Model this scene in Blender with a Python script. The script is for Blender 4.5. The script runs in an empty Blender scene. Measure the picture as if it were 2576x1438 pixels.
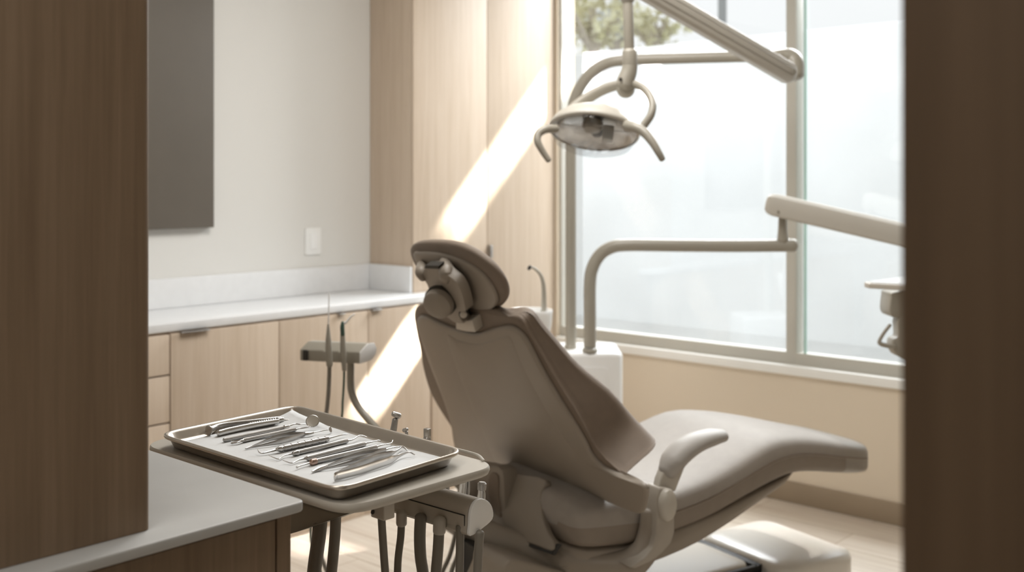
import bpy, bmesh, math, random
from mathutils import Vector, Matrix
random.seed(7)
sc = bpy.context.scene
COL = sc.collection

# ------------------------------------------------------------------ camera model (photo frame 2576 x 1438)
F = 2694.0; CX = 1288.0; Y0 = 455.0; H = 1.35
def ray(px, py): return Vector(((px-CX)/F, 1.0, -(py-Y0)/F))
CAM = Vector((0, 0, H))
def at(px, py, Y): return CAM + ray(px, py)*Y
def on(px, py, z): return CAM + ray(px, py)*((H-z)*F/(py-Y0))
def onplane(px, py, p, n):
    r = ray(px, py); return CAM + r*((p-CAM).dot(n)/r.dot(n))
U = Vector((2412, F, 0)).normalized()          # along the left wall, away from us
V = Vector((-3008*1.0, F, 0)); V = Vector((-U.y, U.x, 0))   # along the window wall, to the left
Z = Vector((0, 0, 1))

# ------------------------------------------------------------------ materials
MATS = {}
def mat(name, col, rough=.5, metal=0., spec=.5, bump=0., bscale=200., var=0., vscale=6., coat=0., sheen=0., alpha=None):
    m = bpy.data.materials.new(name); m.use_nodes = True
    nt = m.node_tree; b = nt.nodes['Principled BSDF']
    b.inputs['Base Color'].default_value = (*col, 1); b.inputs['Roughness'].default_value = rough
    b.inputs['Metallic'].default_value = metal; b.inputs['Specular IOR Level'].default_value = spec
    if coat: b.inputs['Coat Weight'].default_value = coat; b.inputs['Coat Roughness'].default_value = .15
    if sheen: b.inputs['Sheen Weight'].default_value = sheen; b.inputs['Sheen Roughness'].default_value = .4
    tc = nt.nodes.new('ShaderNodeTexCoord')
    if var:
        n = nt.nodes.new('ShaderNodeTexNoise'); n.inputs['Scale'].default_value = vscale; n.inputs['Detail'].default_value = 4
        nt.links.new(tc.outputs['Object'], n.inputs['Vector'])
        r = nt.nodes.new('ShaderNodeValToRGB')
        r.color_ramp.elements[0].color = (*[c*(1-var) for c in col], 1); r.color_ramp.elements[1].color = (*[min(1, c*(1+var)) for c in col], 1)
        r.color_ramp.elements[0].position = .3; r.color_ramp.elements[1].position = .7
        nt.links.new(n.outputs['Fac'], r.inputs['Fac']); nt.links.new(r.outputs['Color'], b.inputs['Base Color'])
    if bump:
        n = nt.nodes.new('ShaderNodeTexNoise'); n.inputs['Scale'].default_value = bscale; n.inputs['Detail'].default_value = 3
        nt.links.new(tc.outputs['Object'], n.inputs['Vector'])
        bp = nt.nodes.new('ShaderNodeBump'); bp.inputs['Strength'].default_value = bump; bp.inputs['Distance'].default_value = .002
        nt.links.new(n.outputs['Fac'], bp.inputs['Height']); nt.links.new(bp.outputs['Normal'], b.inputs['Normal'])
    MATS[name] = m; return m
def wood(name, c1, c2, c3, scale=1., rough=.5):
    m = bpy.data.materials.new(name); m.use_nodes = True
    nt = m.node_tree; N = nt.nodes.new; L = nt.links.new; b = nt.nodes['Principled BSDF']
    b.inputs['Roughness'].default_value = rough; b.inputs['Specular IOR Level'].default_value = .3
    tc = N('ShaderNodeTexCoord'); mp = N('ShaderNodeMapping'); mp.inputs['Scale'].default_value = (34*scale, 34*scale, 1.1*scale)
    L(tc.outputs['Object'], mp.inputs['Vector'])
    n1 = N('ShaderNodeTexNoise'); n1.inputs['Scale'].default_value = 1.; n1.inputs['Detail'].default_value = 6; n1.inputs['Roughness'].default_value = .62; n1.inputs['Distortion'].default_value = .5
    L(mp.outputs['Vector'], n1.inputs['Vector'])
    mp2 = N('ShaderNodeMapping'); mp2.inputs['Scale'].default_value = (150*scale, 150*scale, 5*scale); L(tc.outputs['Object'], mp2.inputs['Vector'])
    n2 = N('ShaderNodeTexNoise'); n2.inputs['Scale'].default_value = 1.; n2.inputs['Detail'].default_value = 4; L(mp2.outputs['Vector'], n2.inputs['Vector'])
    mx = N('ShaderNodeMix'); mx.inputs[0].default_value = .38; L(n1.outputs['Fac'], mx.inputs[2]); L(n2.outputs['Fac'], mx.inputs[3])
    r = N('ShaderNodeValToRGB'); e = r.color_ramp.elements
    e[0].position = .3; e[0].color = (*c1, 1); e[1].position = .72; e[1].color = (*c3, 1); k = e.new(.5); k.color = (*c2, 1)
    L(mx.outputs[0], r.inputs['Fac']); L(r.outputs['Color'], b.inputs['Base Color'])
    bp = N('ShaderNodeBump'); bp.inputs['Strength'].default_value = .12; bp.inputs['Distance'].default_value = .001
    L(mx.outputs[0], bp.inputs['Height']); L(bp.outputs['Normal'], b.inputs['Normal'])
    MATS[name] = m; return m
M_OAK = wood('light_oak', (.49, .39, .29), (.56, .455, .355), (.62, .52, .42))
M_OAKSH = wood('brown_oak', (.175, .118, .074), (.225, .158, .102), (.285, .205, .138), 1.0, .55)  # same light oak, with the dim foreground shade put into its colour
M_JAMB = wood('jamb_oak', (.080, .050, .028), (.098, .062, .035), (.12, .078, .046), .8, .6)
M_WALL = mat('wall_paint', (.71, .70, .67), .85, bump=.03, bscale=300)
M_WALLW = mat('beige_wall_paint', (.70, .61, .49), .85, bump=.03, bscale=300)
M_CEIL = mat('ceiling_paint', (.82, .81, .78), .9, var=.01)
M_BASE = mat('baseboard_brown', (.30, .235, .165), .6, var=.05)
M_CTR = mat('quartz_white', (.74, .745, .75), .28, var=.02, vscale=30)
M_CTRF = mat('quartz_grey', (.44, .44, .43), .38, var=.035, vscale=14, bump=.02)
M_PANEL = mat('grey_panel', (.115, .098, .078), .5, var=.04)
M_PLAST = mat('cream_plastic', (.50, .47, .415), .42, coat=.05, var=.015)
M_SHELL = mat('chair_shell_plastic', (.295, .256, .212), .46, coat=.05, var=.02)
M_UPH = mat('taupe_upholstery', (.205, .158, .12), .62, sheen=.08, bump=.35, bscale=900, var=.04, vscale=40)
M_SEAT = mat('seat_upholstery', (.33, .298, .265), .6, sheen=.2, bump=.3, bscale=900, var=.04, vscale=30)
M_ARM = mat('arm_metal_paint', (.50, .46, .40), .35, coat=.2, var=.01)
M_TUBE = mat('grey_painted_tube', (.33, .305, .255), .38, coat=.15, var=.01)
M_WHITE = mat('white_plastic', (.86, .86, .85), .3, coat=.2, var=.01)
M_STEEL = mat('stainless_steel', (.60, .59, .575), .26, metal=1., var=.06, vscale=60)
M_DSTEEL = mat('satin_steel', (.46, .45, .44), .34, metal=1., var=.08, vscale=90, bump=.1, bscale=700)
M_TRAY = mat('tray_metal', (.60, .55, .49), .30, metal=.85, var=.05, vscale=20)
M_PAPER = mat('paper_liner', (.78, .80, .81), .9, bump=.25, bscale=60, var=.02, vscale=10)
M_HOSE = mat('grey_hose', (.215, .195, .165), .5, var=.03)
M_BLACK = mat('black_rubber', (.018, .017, .016), .55, var=.1)
M_DARK = mat('dark_gap', (.03, .026, .02), .6, var=.1)
M_GREEN = mat('green_tip_plastic', (.055, .105, .08), .4, var=.05)
M_MIRROR = mat('mirror_glass', (.75, .76, .74), .04, metal=1., var=.01)
M_FRAME = mat('window_frame_paint', (.52, .505, .455), .45, var=.01)
M_SILL = mat('sill_white', (.86, .86, .83), .4, var=.01)
M_GEDGE = mat('green_glass_edge', (.42, .62, .55), .2, var=.02)
M_SWITCH = mat('switch_white', (.84, .84, .82), .35, var=.01)
M_GROUND = mat('pale_concrete', (.62, .62, .60), .9, var=.05, vscale=2)
M_BARK = mat('bark_brown', (.55, .50, .43), .9, var=.2, vscale=20, bump=.5, bscale=60)
M_LEAF = mat('pale_yellow_leaf', (.92, .86, .60), .7, var=.3, vscale=3)
M_LEAF2 = mat('grey_green_leaf', (.76, .80, .76), .7, var=.3, vscale=3)
M_POLE = mat('lamp_post_paint', (.35, .36, .36), .5, var=.02)

def floor_mat():
    m = bpy.data.materials.new('floor_planks'); m.use_nodes = True
    nt = m.node_tree; N = nt.nodes.new; L = nt.links.new; b = nt.nodes['Principled BSDF']
    b.inputs['Roughness'].default_value = .42
    tc = N('ShaderNodeTexCoord'); mp = N('ShaderNodeMapping'); mp.inputs['Rotation'].default_value = (0, 0, -math.atan2(V.y, V.x))
    L(tc.outputs['Object'], mp.inputs['Vector'])
    br = N('ShaderNodeTexBrick'); br.inputs['Scale'].default_value = 1.; br.inputs['Brick Width'].default_value = 1.2; br.inputs['Row Height'].default_value = .18
    br.inputs['Mortar Size'].default_value = .002; br.offset = .37
    br.inputs['Color1'].default_value = (.56, .49, .41, 1); br.inputs['Color2'].default_value = (.62, .55, .47, 1); br.inputs['Mortar'].default_value = (.38, .30, .22, 1)
    L(mp.outputs['Vector'], br.inputs['Vector'])
    mp2 = N('ShaderNodeMapping'); mp2.inputs['Scale'].default_value = (2, 40, 1); L(mp.outputs['Vector'], mp2.inputs['Vector'])
    n = N('ShaderNodeTexNoise'); n.inputs['Scale'].default_value = 1.; n.inputs['Detail'].default_value = 5; L(mp2.outputs['Vector'], n.inputs['Vector'])
    mx = N('ShaderNodeMix'); mx.data_type = 'RGBA'; mx.blend_type = 'OVERLAY'; mx.inputs[0].default_value = .35
    L(br.outputs['Color'], mx.inputs[6]); L(n.outputs['Fac'], mx.inputs[7]); L(mx.outputs[2], b.inputs['Base Color'])
    return m
M_FLOOR = floor_mat()

def glass_mat(name, tint, film):
    """clear pane, or pane under a frosted film (part see-through, part translucent)"""
    m = bpy.data.materials.new(name); m.use_nodes = True
    nt = m.node_tree; N = nt.nodes.new; L = nt.links.new; nt.nodes.clear()
    out = N('ShaderNodeOutputMaterial'); tr = N('ShaderNodeBsdfTransparent'); tr.inputs['Color'].default_value = (*tint, 1)
    gl = N('ShaderNodeBsdfGlossy'); gl.inputs['Roughness'].default_value = .02
    if film:
        tl = N('ShaderNodeBsdfTranslucent'); tl.inputs['Color'].default_value = (.88, .90, .91, 1)
        tc = N('ShaderNodeTexCoord'); ns = N('ShaderNodeTexNoise'); ns.inputs['Scale'].default_value = 2.; L(tc.outputs['Object'], ns.inputs['Vector'])
        mr = N('ShaderNodeMapRange'); mr.inputs['To Min'].default_value = film-.04; mr.inputs['To Max'].default_value = film+.04; L(ns.outputs['Fac'], mr.inputs['Value'])
        mx = N('ShaderNodeMixShader'); L(mr.outputs[0], mx.inputs[0]); L(tr.outputs[0], mx.inputs[1]); L(tl.outputs[0], mx.inputs[2]); base = mx.outputs[0]
    else: base = tr.outputs[0]
    mx2 = N('ShaderNodeMixShader'); mx2.inputs[0].default_value = .04; L(base, mx2.inputs[1]); L(gl.outputs[0], mx2.inputs[2]); L(mx2.outputs[0], out.inputs[0])
    return m
M_GLASS = glass_mat('clear_pane', (.98, .985, .982), 0)
M_FILM = glass_mat('frosted_film', (.965, .97, .975), .08)
M_TOE = glass_mat('toe_cover_plastic', (.96, .96, .95), 0)
M_TOE.node_tree.nodes['Mix Shader'].inputs[0].default_value = .11
M_TOE.node_tree.nodes['Glossy BSDF'].inputs['Roughness'].default_value = .18
M_CREAM = mat('cream_base_paint', (.74, .71, .65), .3, coat=.2, var=.01)
M_REST = mat('armrest_grey', (.40, .38, .355), .5, var=.02)
M_BRK = mat('bracket_paint', (.39, .355, .305), .45, var=.01)
M_CLEAR = glass_mat('clear_plastic', (.88, .89, .90), 0)
M_CLEAR.node_tree.nodes['Mix Shader'].inputs[0].default_value = .13

# ------------------------------------------------------------------ mesh helpers
def smooth_path(pts, n=6):
    P = [Vector(p) for p in pts]
    if len(P) < 3: return P
    out = []
    for i in range(len(P)-1):
        p0 = P[i-1] if i else P[0]*2-P[1]; p1 = P[i]; p2 = P[i+1]; p3 = P[i+2] if i+2 < len(P) else P[-1]*2-P[-2]
        for k in range(n):
            t = k/n
            out.append(.5*((2*p1)+(p2-p0)*t+(2*p0-5*p1+4*p2-p3)*t*t+(3*p1-p0-3*p2+p3)*t**3))
    out.append(P[-1]); return out
def smooth_closed(pts, n=4):
    P = [Vector(p) for p in pts]; m = len(P); out = []
    for i in range(m):
        p0, p1, p2, p3 = P[i-1], P[i], P[(i+1) % m], P[(i+2) % m]
        for k in range(n):
            t = k/n
            out.append(.5*((2*p1)+(p2-p0)*t+(2*p0-5*p1+4*p2-p3)*t*t+(3*p1-p0-3*p2+p3)*t**3))
    return out
def rescalar(vals, m):
    """resample scalars to m"""
    if not hasattr(vals, '__len__'): return [vals]*m
    n = len(vals); out = []
    for i in range(m):
        x = i*(n-1)/(m-1); j = min(int(x), n-2); f = x-j
        out.append(vals[j]*(1-f)+vals[j+1]*f)
    return out

class MB:
    def __init__(s): s.v = []; s.f = []
    def add(s, v, f):
        o = len(s.v); s.v += [Vector(p) for p in v]; s.f += [tuple(i+o for i in q) for q in f]; return s
    def tube(s, path, r, seg=14, rz=None, up=None, caps=True, n=6, dome=True):
        """round (or elliptic: r across, rz along `up`) tube along a smoothed path"""
        P = smooth_path(path, n) if n > 1 else [Vector(p) for p in path]
        R = rescalar(r, len(P)); R2 = rescalar(rz, len(P)) if rz is not None else R
        T = []
        for i in range(len(P)):
            a = P[max(i-1, 0)]; b = P[min(i+1, len(P)-1)]; T.append((b-a).normalized())
        ref = Vector(up) if up is not None else (Z if abs(T[0].z) < .9 else Vector((1, 0, 0)))
        x = (ref-T[0]*ref.dot(T[0])).normalized()
        rings = []
        E = []
        if dome:
            E = [(0, 0.08), (0, .55), (0, .85)]
        for i in range(len(P)):
            if up is not None:
                rr = Vector(up); x = (rr-T[i]*rr.dot(T[i])).normalized()
            else: x = (x-T[i]*x.dot(T[i])).normalized()
            y = T[i].cross(x)
            rings.append((P[i], x.copy(), y, R[i], R2[i], T[i]))
        if dome:
            a = rings[0]; b = rings[-1]; ra = min(a[3], a[4]); rb = min(b[3], b[4])
            pre = [(a[0]-a[5]*ra*math.sin(q)*.7, a[1], a[2], a[3]*math.cos(q), a[4]*math.cos(q), a[5]) for q in (1.45, 1.1, .75, .35)]
            post = [(b[0]+b[5]*rb*math.sin(q)*.7, b[1], b[2], b[3]*math.cos(q), b[4]*math.cos(q), b[5]) for q in (.35, .75, 1.1, 1.45)]
            rings = pre+rings+post
        v = []; f = []
        for (p, x, y, a, b, t) in rings:
            for k in range(seg):
                q = 2*math.pi*k/seg; v.append(p+y*a*math.cos(q)+x*b*math.sin(q))
        m = len(rings)
        for i in range(m-1):
            for k in range(seg):
                f.append((i*seg+k, i*seg+(k+1) % seg, (i+1)*seg+(k+1) % seg, (i+1)*seg+k))
        if caps:
            f.append(tuple(range(seg))[::-1]); f.append(tuple((m-1)*seg+k for k in range(seg)))
        return s.add(v, f)
    def box(s, o, ax, ay, az):
        """box from corner o with edge vectors"""
        o, ax, ay, az = map(Vector, (o, ax, ay, az))
        v = [o, o+ax, o+ax+ay, o+ay, o+az, o+ax+az, o+ax+ay+az, o+ay+az]
        return s.add(v, [(0, 3, 2, 1), (4, 5, 6, 7), (0, 1, 5, 4), (1, 2, 6, 5), (2, 3, 7, 6), (3, 0, 4, 7)])
    def prism(s, pts, off):
        """polygon extruded by off"""
        P = [Vector(p) for p in pts]; off = Vector(off); n = len(P)
        v = P+[p+off for p in P]
        return s.add(v, [tuple(range(n))[::-1], tuple(range(n, 2*n))]+[(i, (i+1) % n, n+(i+1) % n, n+i) for i in range(n)])
    def stack(s, rings, cap0=True, cap1=True):
        """closed rings of equal count, joined in order"""
        n = len(rings[0]); v = [p for r in rings for p in r]; f = []
        for i in range(len(rings)-1):
            for k in range(n): f.append((i*n+k, i*n+(k+1) % n, (i+1)*n+(k+1) % n, (i+1)*n+k))
        if cap0: f.append(tuple(range(n))[::-1])
        if cap1: f.append(tuple((len(rings)-1)*n+k for k in range(n)))
        return s.add(v, f)
    def lathe(s, prof, o, axis, seg=32, caps=True):
        """prof: (radius, height) along axis from o"""
        axis = Vector(axis).normalized(); ref = Vector((0, 0, 1)) if abs(axis.z) < .9 else Vector((1, 0, 0))
        x = (ref-axis*ref.dot(axis)).normalized(); y = axis.cross(x); o = Vector(o)
        return s.stack([[o+axis*h+(x*math.cos(2*math.pi*k/seg)+y*math.sin(2*math.pi*k/seg))*max(r, 1e-5) for k in range(seg)] for r, h in prof], caps, caps)
    def ball(s, c, r, seg=12, ax=(1, 1, 1)):
        c = Vector(c); rings = []
        for i in range(1, seg//2+0):
            q = math.pi*i/(seg//2)
            rings.append([c+Vector((math.sin(q)*math.cos(2*math.pi*k/seg)*r*ax[0], math.sin(q)*math.sin(2*math.pi*k/seg)*r*ax[1], math.cos(q)*r*ax[2])) for k in range(seg)])
        return s.stack(rings)

def origin_of(p):
    while p is not None and p.parent is not None: p = p.parent
    return p.location.copy() if p is not None else Vector((0, 0, 0))
def build(name, mb, m, parent=None, bevel=0, bseg=3, smooth=True, sub=0, angle=38, solid=0):
    me = bpy.data.meshes.new(name)
    if parent is None:
        xs = [v.x for v in mb.v]; ys = [v.y for v in mb.v]; zs = [v.z for v in mb.v]
        O = Vector(((min(xs)+max(xs))/2, (min(ys)+max(ys))/2, min(zs)))
    else: O = origin_of(parent)
    me.from_pydata([v-O for v in mb.v], [], mb.f); me.validate()
    bm = bmesh.new(); bm.from_mesh(me)
    bmesh.ops.remove_doubles(bm, verts=bm.verts, dist=1e-6)
    bmesh.ops.recalc_face_normals(bm, faces=bm.faces)
    if bevel:
        es = [e for e in bm.edges if len(e.link_faces) == 2 and e.calc_face_angle(0) > math.radians(28)]
        bmesh.ops.bevel(bm, geom=es, offset=bevel, segments=bseg, affect='EDGES', profile=.5, clamp_overlap=True)
    bm.to_mesh(me); bm.free()
    for p in me.polygons: p.use_smooth = smooth
    if smooth: me.set_sharp_from_angle(angle=math.radians(angle))
    me.materials.append(m)
    o = bpy.data.objects.new(name, me); COL.objects.link(o)
    if parent is not None: o.parent = parent
    else: o.location = O
    if sub:
        md = o.modifiers.new('sub', 'SUBSURF'); md.levels = sub; md.render_levels = sub
    return o
def tag(o, label, cat, group=None):
    o['label'] = label; o['category'] = cat
    if group: o['group'] = group
    return o
def thing(name, loc, label, cat, group=None):
    o = bpy.data.objects.new(name, None); o.location = loc; o.empty_display_size = .05; COL.objects.link(o)
    return tag(o, label, cat, group)
def struct(o): o['kind'] = 'structure'; return o

def pillow(outline, n, t_out, t_in, p=2.4, rings=9, center=None):
    """cushion: closed outline (world pts), bulging t_out along n and t_in against it; centre stays flat-ish"""
    P = [Vector(q) for q in outline]; c = center or sum(P, Vector())/len(P); n = Vector(n).normalized()
    R = []
    ks = [math.pi/2*i/rings for i in range(rings+1)]
    for sgn, T in ((-1, t_in), (1, t_out)):
        seq = ks if sgn < 0 else ks[::-1][1:]
        for q in seq:
            r = max(math.sin(q), 0.03)**.55 if q < math.pi/2 else 1; h = (1-min(r, 1)**p)**(1/p) if r < 1 else 0
            R.append([c+(a-c)*r+n*sgn*T*h for a in P])
    return MB().stack(R)
def rrect(c, ex, ey, r, k=6):
    """rounded rectangle from centre, half-extent vectors, corner radius"""
    c, ex, ey = Vector(c), Vector(ex), Vector(ey); lx, ly = ex.length, ey.length; x = ex/lx; y = ey/ly; pts = []
    for sx, sy, a0 in ((1, 1, 0), (-1, 1, 90), (-1, -1, 180), (1, -1, 270)):
        for i in range(k+1):
            a = math.radians(a0+90*i/k); pts.append(c+x*(sx*(lx-r)+r*math.cos(a))+y*(sy*(ly-r)+r*math.sin(a)))
    return pts
def round_poly(pts, r, k=6):
    """round the corners of a polygon in its own plane"""
    P = [Vector(p) for p in pts]; out = []; n = len(P)
    rr = r if hasattr(r, '__len__') else [r]*n
    for i in range(n):
        p = P[i]; a = (P[i-1]-p); b = (P[(i+1) % n]-p); q = min(rr[i], a.length*.49, b.length*.49); a = a.normalized()*q; b = b.normalized()*q
        for j in range(k+1):
            t = j/k; out.append((p+a)*(1-t)**2+p*2*t*(1-t)+(p+b)*t*t)
    return out
def inset(pts, d, c=None):
    P = [Vector(p) for p in pts]; n = len(P); out = []
    nrm = Vector((0, 0, 0))
    for i in range(n): nrm += P[i].cross(P[(i+1) % n])
    nrm.normalize()
    for i in range(n):
        a = (P[i]-P[i-1]); b = (P[(i+1) % n]-P[i])
        a = a.normalized() if a.length > 1e-7 else b.normalized(); b = b.normalized() if b.length > 1e-7 else a
        na = nrm.cross(a); nb = nrm.cross(b); m = (na+nb)
        if m.length < 1e-6: m = na
        m.normalize(); out.append(P[i]+m*(d/max(.5, m.dot(na))))
    return out

# ================================================================== ROOM
W0 = on(2112, 1288, 0)                          # foot of the window wall
def wwall(px):
    """point on the window wall line (z 0) seen in column px"""
    k = (px-CX)/F; s = (k*W0.y-W0.x)/(V.x-k*V.y); return W0+V*s
def lineat(P, D, px):
    k = (px-CX)/F; s = (k*P.y-P.x)/(D.x-k*D.y); return P+D*s
CABR = wwall(1395)                              # right end of tall cabinet front, at the window wall
CABL = lineat(CABR, U, 1040)                    # its left end
CORN = lineat(CABL, V, 930)                     # where its side meets the left wall
CZ = H-(725-Y0)/F*CORN.y                        # far worktop height
SPZ = H-(662-Y0)/F*CORN.y
# cabinet depth line (front of base units)
FR = CORN-V*.40
CEILZ = 2.75
BACK = -1.35; RIGHT = 1.7
def uv(a, b, z=0):                              # room coordinates: a along U, b along V
    return U*a+V*b+Z*z
aW = W0.dot(U); bL = CORN.dot(V)                # window wall at a = aW, left wall at b = bL
T_ = .12
# floor, ceiling, walls
struct(build('floor', MB().box(uv(BACK-T_, -RIGHT-T_, -.05), U*(aW-BACK+.14+T_), V*(bL+RIGHT+2*T_), Z*.05), M_FLOOR, smooth=False))
struct(build('ceiling', MB().box(uv(BACK-T_, -RIGHT-T_, CEILZ), U*(aW-BACK+.14+T_), V*(bL+RIGHT+2*T_), Z*.1), M_CEIL, smooth=False))
struct(build('wall_left', MB().box(uv(BACK, bL, 0), U*(aW-BACK), V*T_, Z*CEILZ), M_WALL, smooth=False))
struct(build('wall_right', MB().box(uv(BACK, -RIGHT-T_, 0), U*(aW-BACK), V*T_, Z*CEILZ), M_WALL, smooth=False))
struct(build('wall_back', MB().box(uv(BACK-T_, -RIGHT-T_, 0), U*T_, V*(bL+RIGHT+2*T_), Z*CEILZ), M_WALL, smooth=False))
# window wall with opening
SILLZ = .575; TOPZ = 2.62; WT = .14
bWl = wwall(1402).dot(V); bWr = wwall(2620).dot(V)
bM1 = wwall(1972).dot(V); bM2 = wwall(1995).dot(V)
mb = MB()
mb.box(uv(aW, -RIGHT-T_, 0), U*WT, V*(bL+T_+RIGHT+T_), Z*(SILLZ-.04))
mb.box(uv(aW, -RIGHT-T_, TOPZ), U*WT, V*(bL+T_+RIGHT+T_), Z*(CEILZ-TOPZ))
mb.box(uv(aW, bWl, SILLZ-.04), U*WT, V*(bL+T_-bWl), Z*(TOPZ-SILLZ+.04))
mb.box(uv(aW, -RIGHT-T_, SILLZ-.04), U*WT, V*(bWr+RIGHT+T_), Z*(TOPZ-SILLZ+.04))
struct(build('wall_window', mb, M_WALLW, smooth=False))
struct(build('trim_1', MB().box(uv(aW-.018, bWr-.03, SILLZ-.04), U*(WT+.018), V*(bWl-bWr+.03), Z*.04), M_SILL, bevel=.004))  # sill
bb = MB().box(uv(aW-.014, -RIGHT, 0), U*.014, V*(CABR.dot(V)+RIGHT), Z*.088)
struct(build('baseboard_window', bb, M_BASE, bevel=.003))
# windows: frame, clear pane and film each
GZ = .625; FILMZ = 1.985
def window(name, b0, b1, fl, fr, filmb0, filmb1):
    root = bpy.data.objects.new(name, None); root.location = uv(aW+.07, (b0+b1)/2, SILLZ); COL.objects.link(root); struct(root)
    fm = MB()
    fm.box(uv(aW+.02, b0, SILLZ), U*.06, V*(b1-b0), Z*(GZ-SILLZ))
    fm.box(uv(aW+.02, b0, TOPZ-.05), U*.06, V*(b1-b0), Z*.05)
    fm.box(uv(aW+.02, b0, GZ), U*.06, V*fr, Z*(TOPZ-.05-GZ))
    fm.box(uv(aW+.02, b1-fl, GZ), U*.06, V*fl, Z*(TOPZ-.05-GZ))
    build('window_frame', fm, M_FRAME, root, bevel=.003)
    build('window_pane', MB().box(uv(aW+.048, b0+fr, GZ), U*.006, V*(b1-b0-fr-fl), Z*(TOPZ-.05-GZ)), M_GLASS, root, smooth=False)
    build('frosted_film', MB().box(uv(aW+.044, filmb0, GZ), U*.001, V*(filmb1-filmb0), Z*(FILMZ-GZ)), M_FILM, root, smooth=False)
    return root
bmid = (bM1+bM2)/2
w1 = window('window_1', bM2, bWl, .012, bM1-bM2, bM1, wwall(1452).dot(V))
w2 = window('window_2', bWr, bM2-.0005, .004, .05, bWr+.05, wwall(2018).dot(V))
build('glass_edge', MB().box(uv(aW+.03, wwall(2018).dot(V), GZ), U*.012, V*.008, Z*(TOPZ-.05-GZ)), M_GEDGE, w2, smooth=False)
# right-hand door jamb, close to the camera
K = at(2262, Y0, .55); K.z = 0
struct(build('door_jamb', MB().box(K, U*.35, -V*.5, Z*2.74), M_JAMB, bevel=.004))

# ================================================================== FAR CABINETS
g = 'oak base cabinets under the white counter'
# tall cabinet
tc0 = CABL; L1 = (CABR-CABL).length-.004; D1 = (CORN-CABL).length
t = thing('tall_cabinet', tc0+U*(L1/2)+V*(D1/2), 'tall pale oak cabinet standing between the white counter and the window', 'cabinet')
build('cabinet_body', MB().box(tc0+V*.018, U*L1, V*(D1-.02), Z*2.70), M_OAK, t, bevel=.0015)
seam = lineat(CABL, U, 1226); s1 = (seam-CABL).length
d1 = build('door', MB().box(tc0+Z*.08+U*.0, U*(s1-.002), V*.018, Z*2.60), M_OAK, t, bevel=.0015)
d2 = build('door', MB().box(tc0+Z*.08+U*(s1+.002), U*(L1-s1-.002), V*.018, Z*2.60), M_OAK, t, bevel=.0015)
hz = H-(632-Y0)/F*seam.y
build('handle', MB().box(tc0+U*(s1+.002)-V*.022+Z*(hz-.03), U*.012, V*.022, Z*.06), M_DSTEEL, d2, bevel=.002)
# counter
end_a = lineat(CABL-V*.115, U, 1175)
ctr = [CORN-U*3.4, CORN, CABL+V*.0-U*.002, CABL-V*.0+U*.0, ]
fq = CORN-V*.40; fe = lineat(fq, U, 1175)
poly = [CORN-U*3.4-V*.001, CORN-U*.004-V*.001, CABL-U*.004-V*.004, lineat(CABL-V*.004, U, 1175), fe, fq-U*3.4]
tag(build('worktop', MB().prism([p+Z*(CZ-.03) for p in poly], Z*.03), M_CTR, bevel=.003), 'long white worktop along the left wall under the grey panel', 'worktop')
sp = MB(); sp.box(CORN-U*3.4-V*.013+Z*(CZ+.0005), U*3.396, V*.012, Z*(SPZ-CZ)); 
sp.box(CORN-U*.017-V*.014+Z*(CZ+.0005), U*.012, -V*(D1-.016), Z*(SPZ-CZ))
tag(build('backsplash', sp, M_CTR, bevel=.002), 'white upstand behind the far worktop', 'backsplash')
# base units
fl = CORN-V*.385                                 # front plane of carcasses
def ua(px): return (lineat(fl-V*.018, U, px)-(fl-V*.018)).dot(U)
a_left = -3.39
cuts = [a_left, ua(60)-.45, ua(428), ua(702), ua(926), -.006]
labels = ['pale oak cabinet unit furthest left under the far worktop, half hidden by the brown cabinet',
          'pale oak drawer unit under the worktop, at the left edge beside the brown cabinet',
          'pale oak base cabinet right of the drawer fronts under the worktop',
          'pale oak base cabinet behind the upright suction tubes',
          'pale oak base cabinet next to the sunlit strip']
for i in range(5):
    a0, a1 = cuts[i]+.001, cuts[i+1]-.001; dep = .375
    if i == 0: continue
    t = thing('drawer_cabinet' if i == 1 else 'base_cabinet', fl+U*((a0+a1)/2)+V*.18, labels[i], 'cabinet', g)
    build('cabinet_body', MB().box(fl+U*a0+Z*.0, U*(a1-a0), V*dep, Z*(CZ-.032)), M_OAK, t, bevel=.001)
    if i == 1:
        zs = [.10, .35, H-(1068-Y0)/F*3.62, H-(947-Y0)/F*3.62, CZ-.035]
        for j in range(4):
            d = build('drawer', MB().box(fl-V*.019+U*(a0+.001)+Z*(zs[j]+.002), U*(a1-a0-.003), V*.018, Z*(zs[j+1]-zs[j]-.006)), M_OAK, t, bevel=.001)
    else:
        d = build('door', MB().box(fl-V*.019+U*(a0+.001)+Z*.10, U*(a1-a0-.002), V*.018, Z*(CZ-.137)), M_OAK, t, bevel=.001)
        h0 = {2: ua(452), 3: ua(848), 4: ua(932)}[i]; hl = {2: .11, 3: .03, 4: .05}[i]
        build('handle', MB().box(fl-V*.034+U*h0+Z*(CZ-.038), U*hl, V*.018, Z*.005), M_DSTEEL, d, bevel=.001)
a5 = ua(1172)
t = thing('base_cabinet', fl+U*(a5/2)+V*.05, 'narrow shallow oak cabinet in front of the tall cabinet, behind the headrest', 'cabinet', g)
build('cabinet_body', MB().box(fl+U*.001, U*(a5-.001), V*((CABL-CORN).dot(-V)*-1+.385-.006), Z*(CZ-.032)), M_OAK, t, bevel=.001)
build('door', MB().box(fl-V*.019+U*.003+Z*.10, U*(a5-.005), V*.018, Z*(CZ-.137)), M_OAK, t, bevel=.001)
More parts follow.
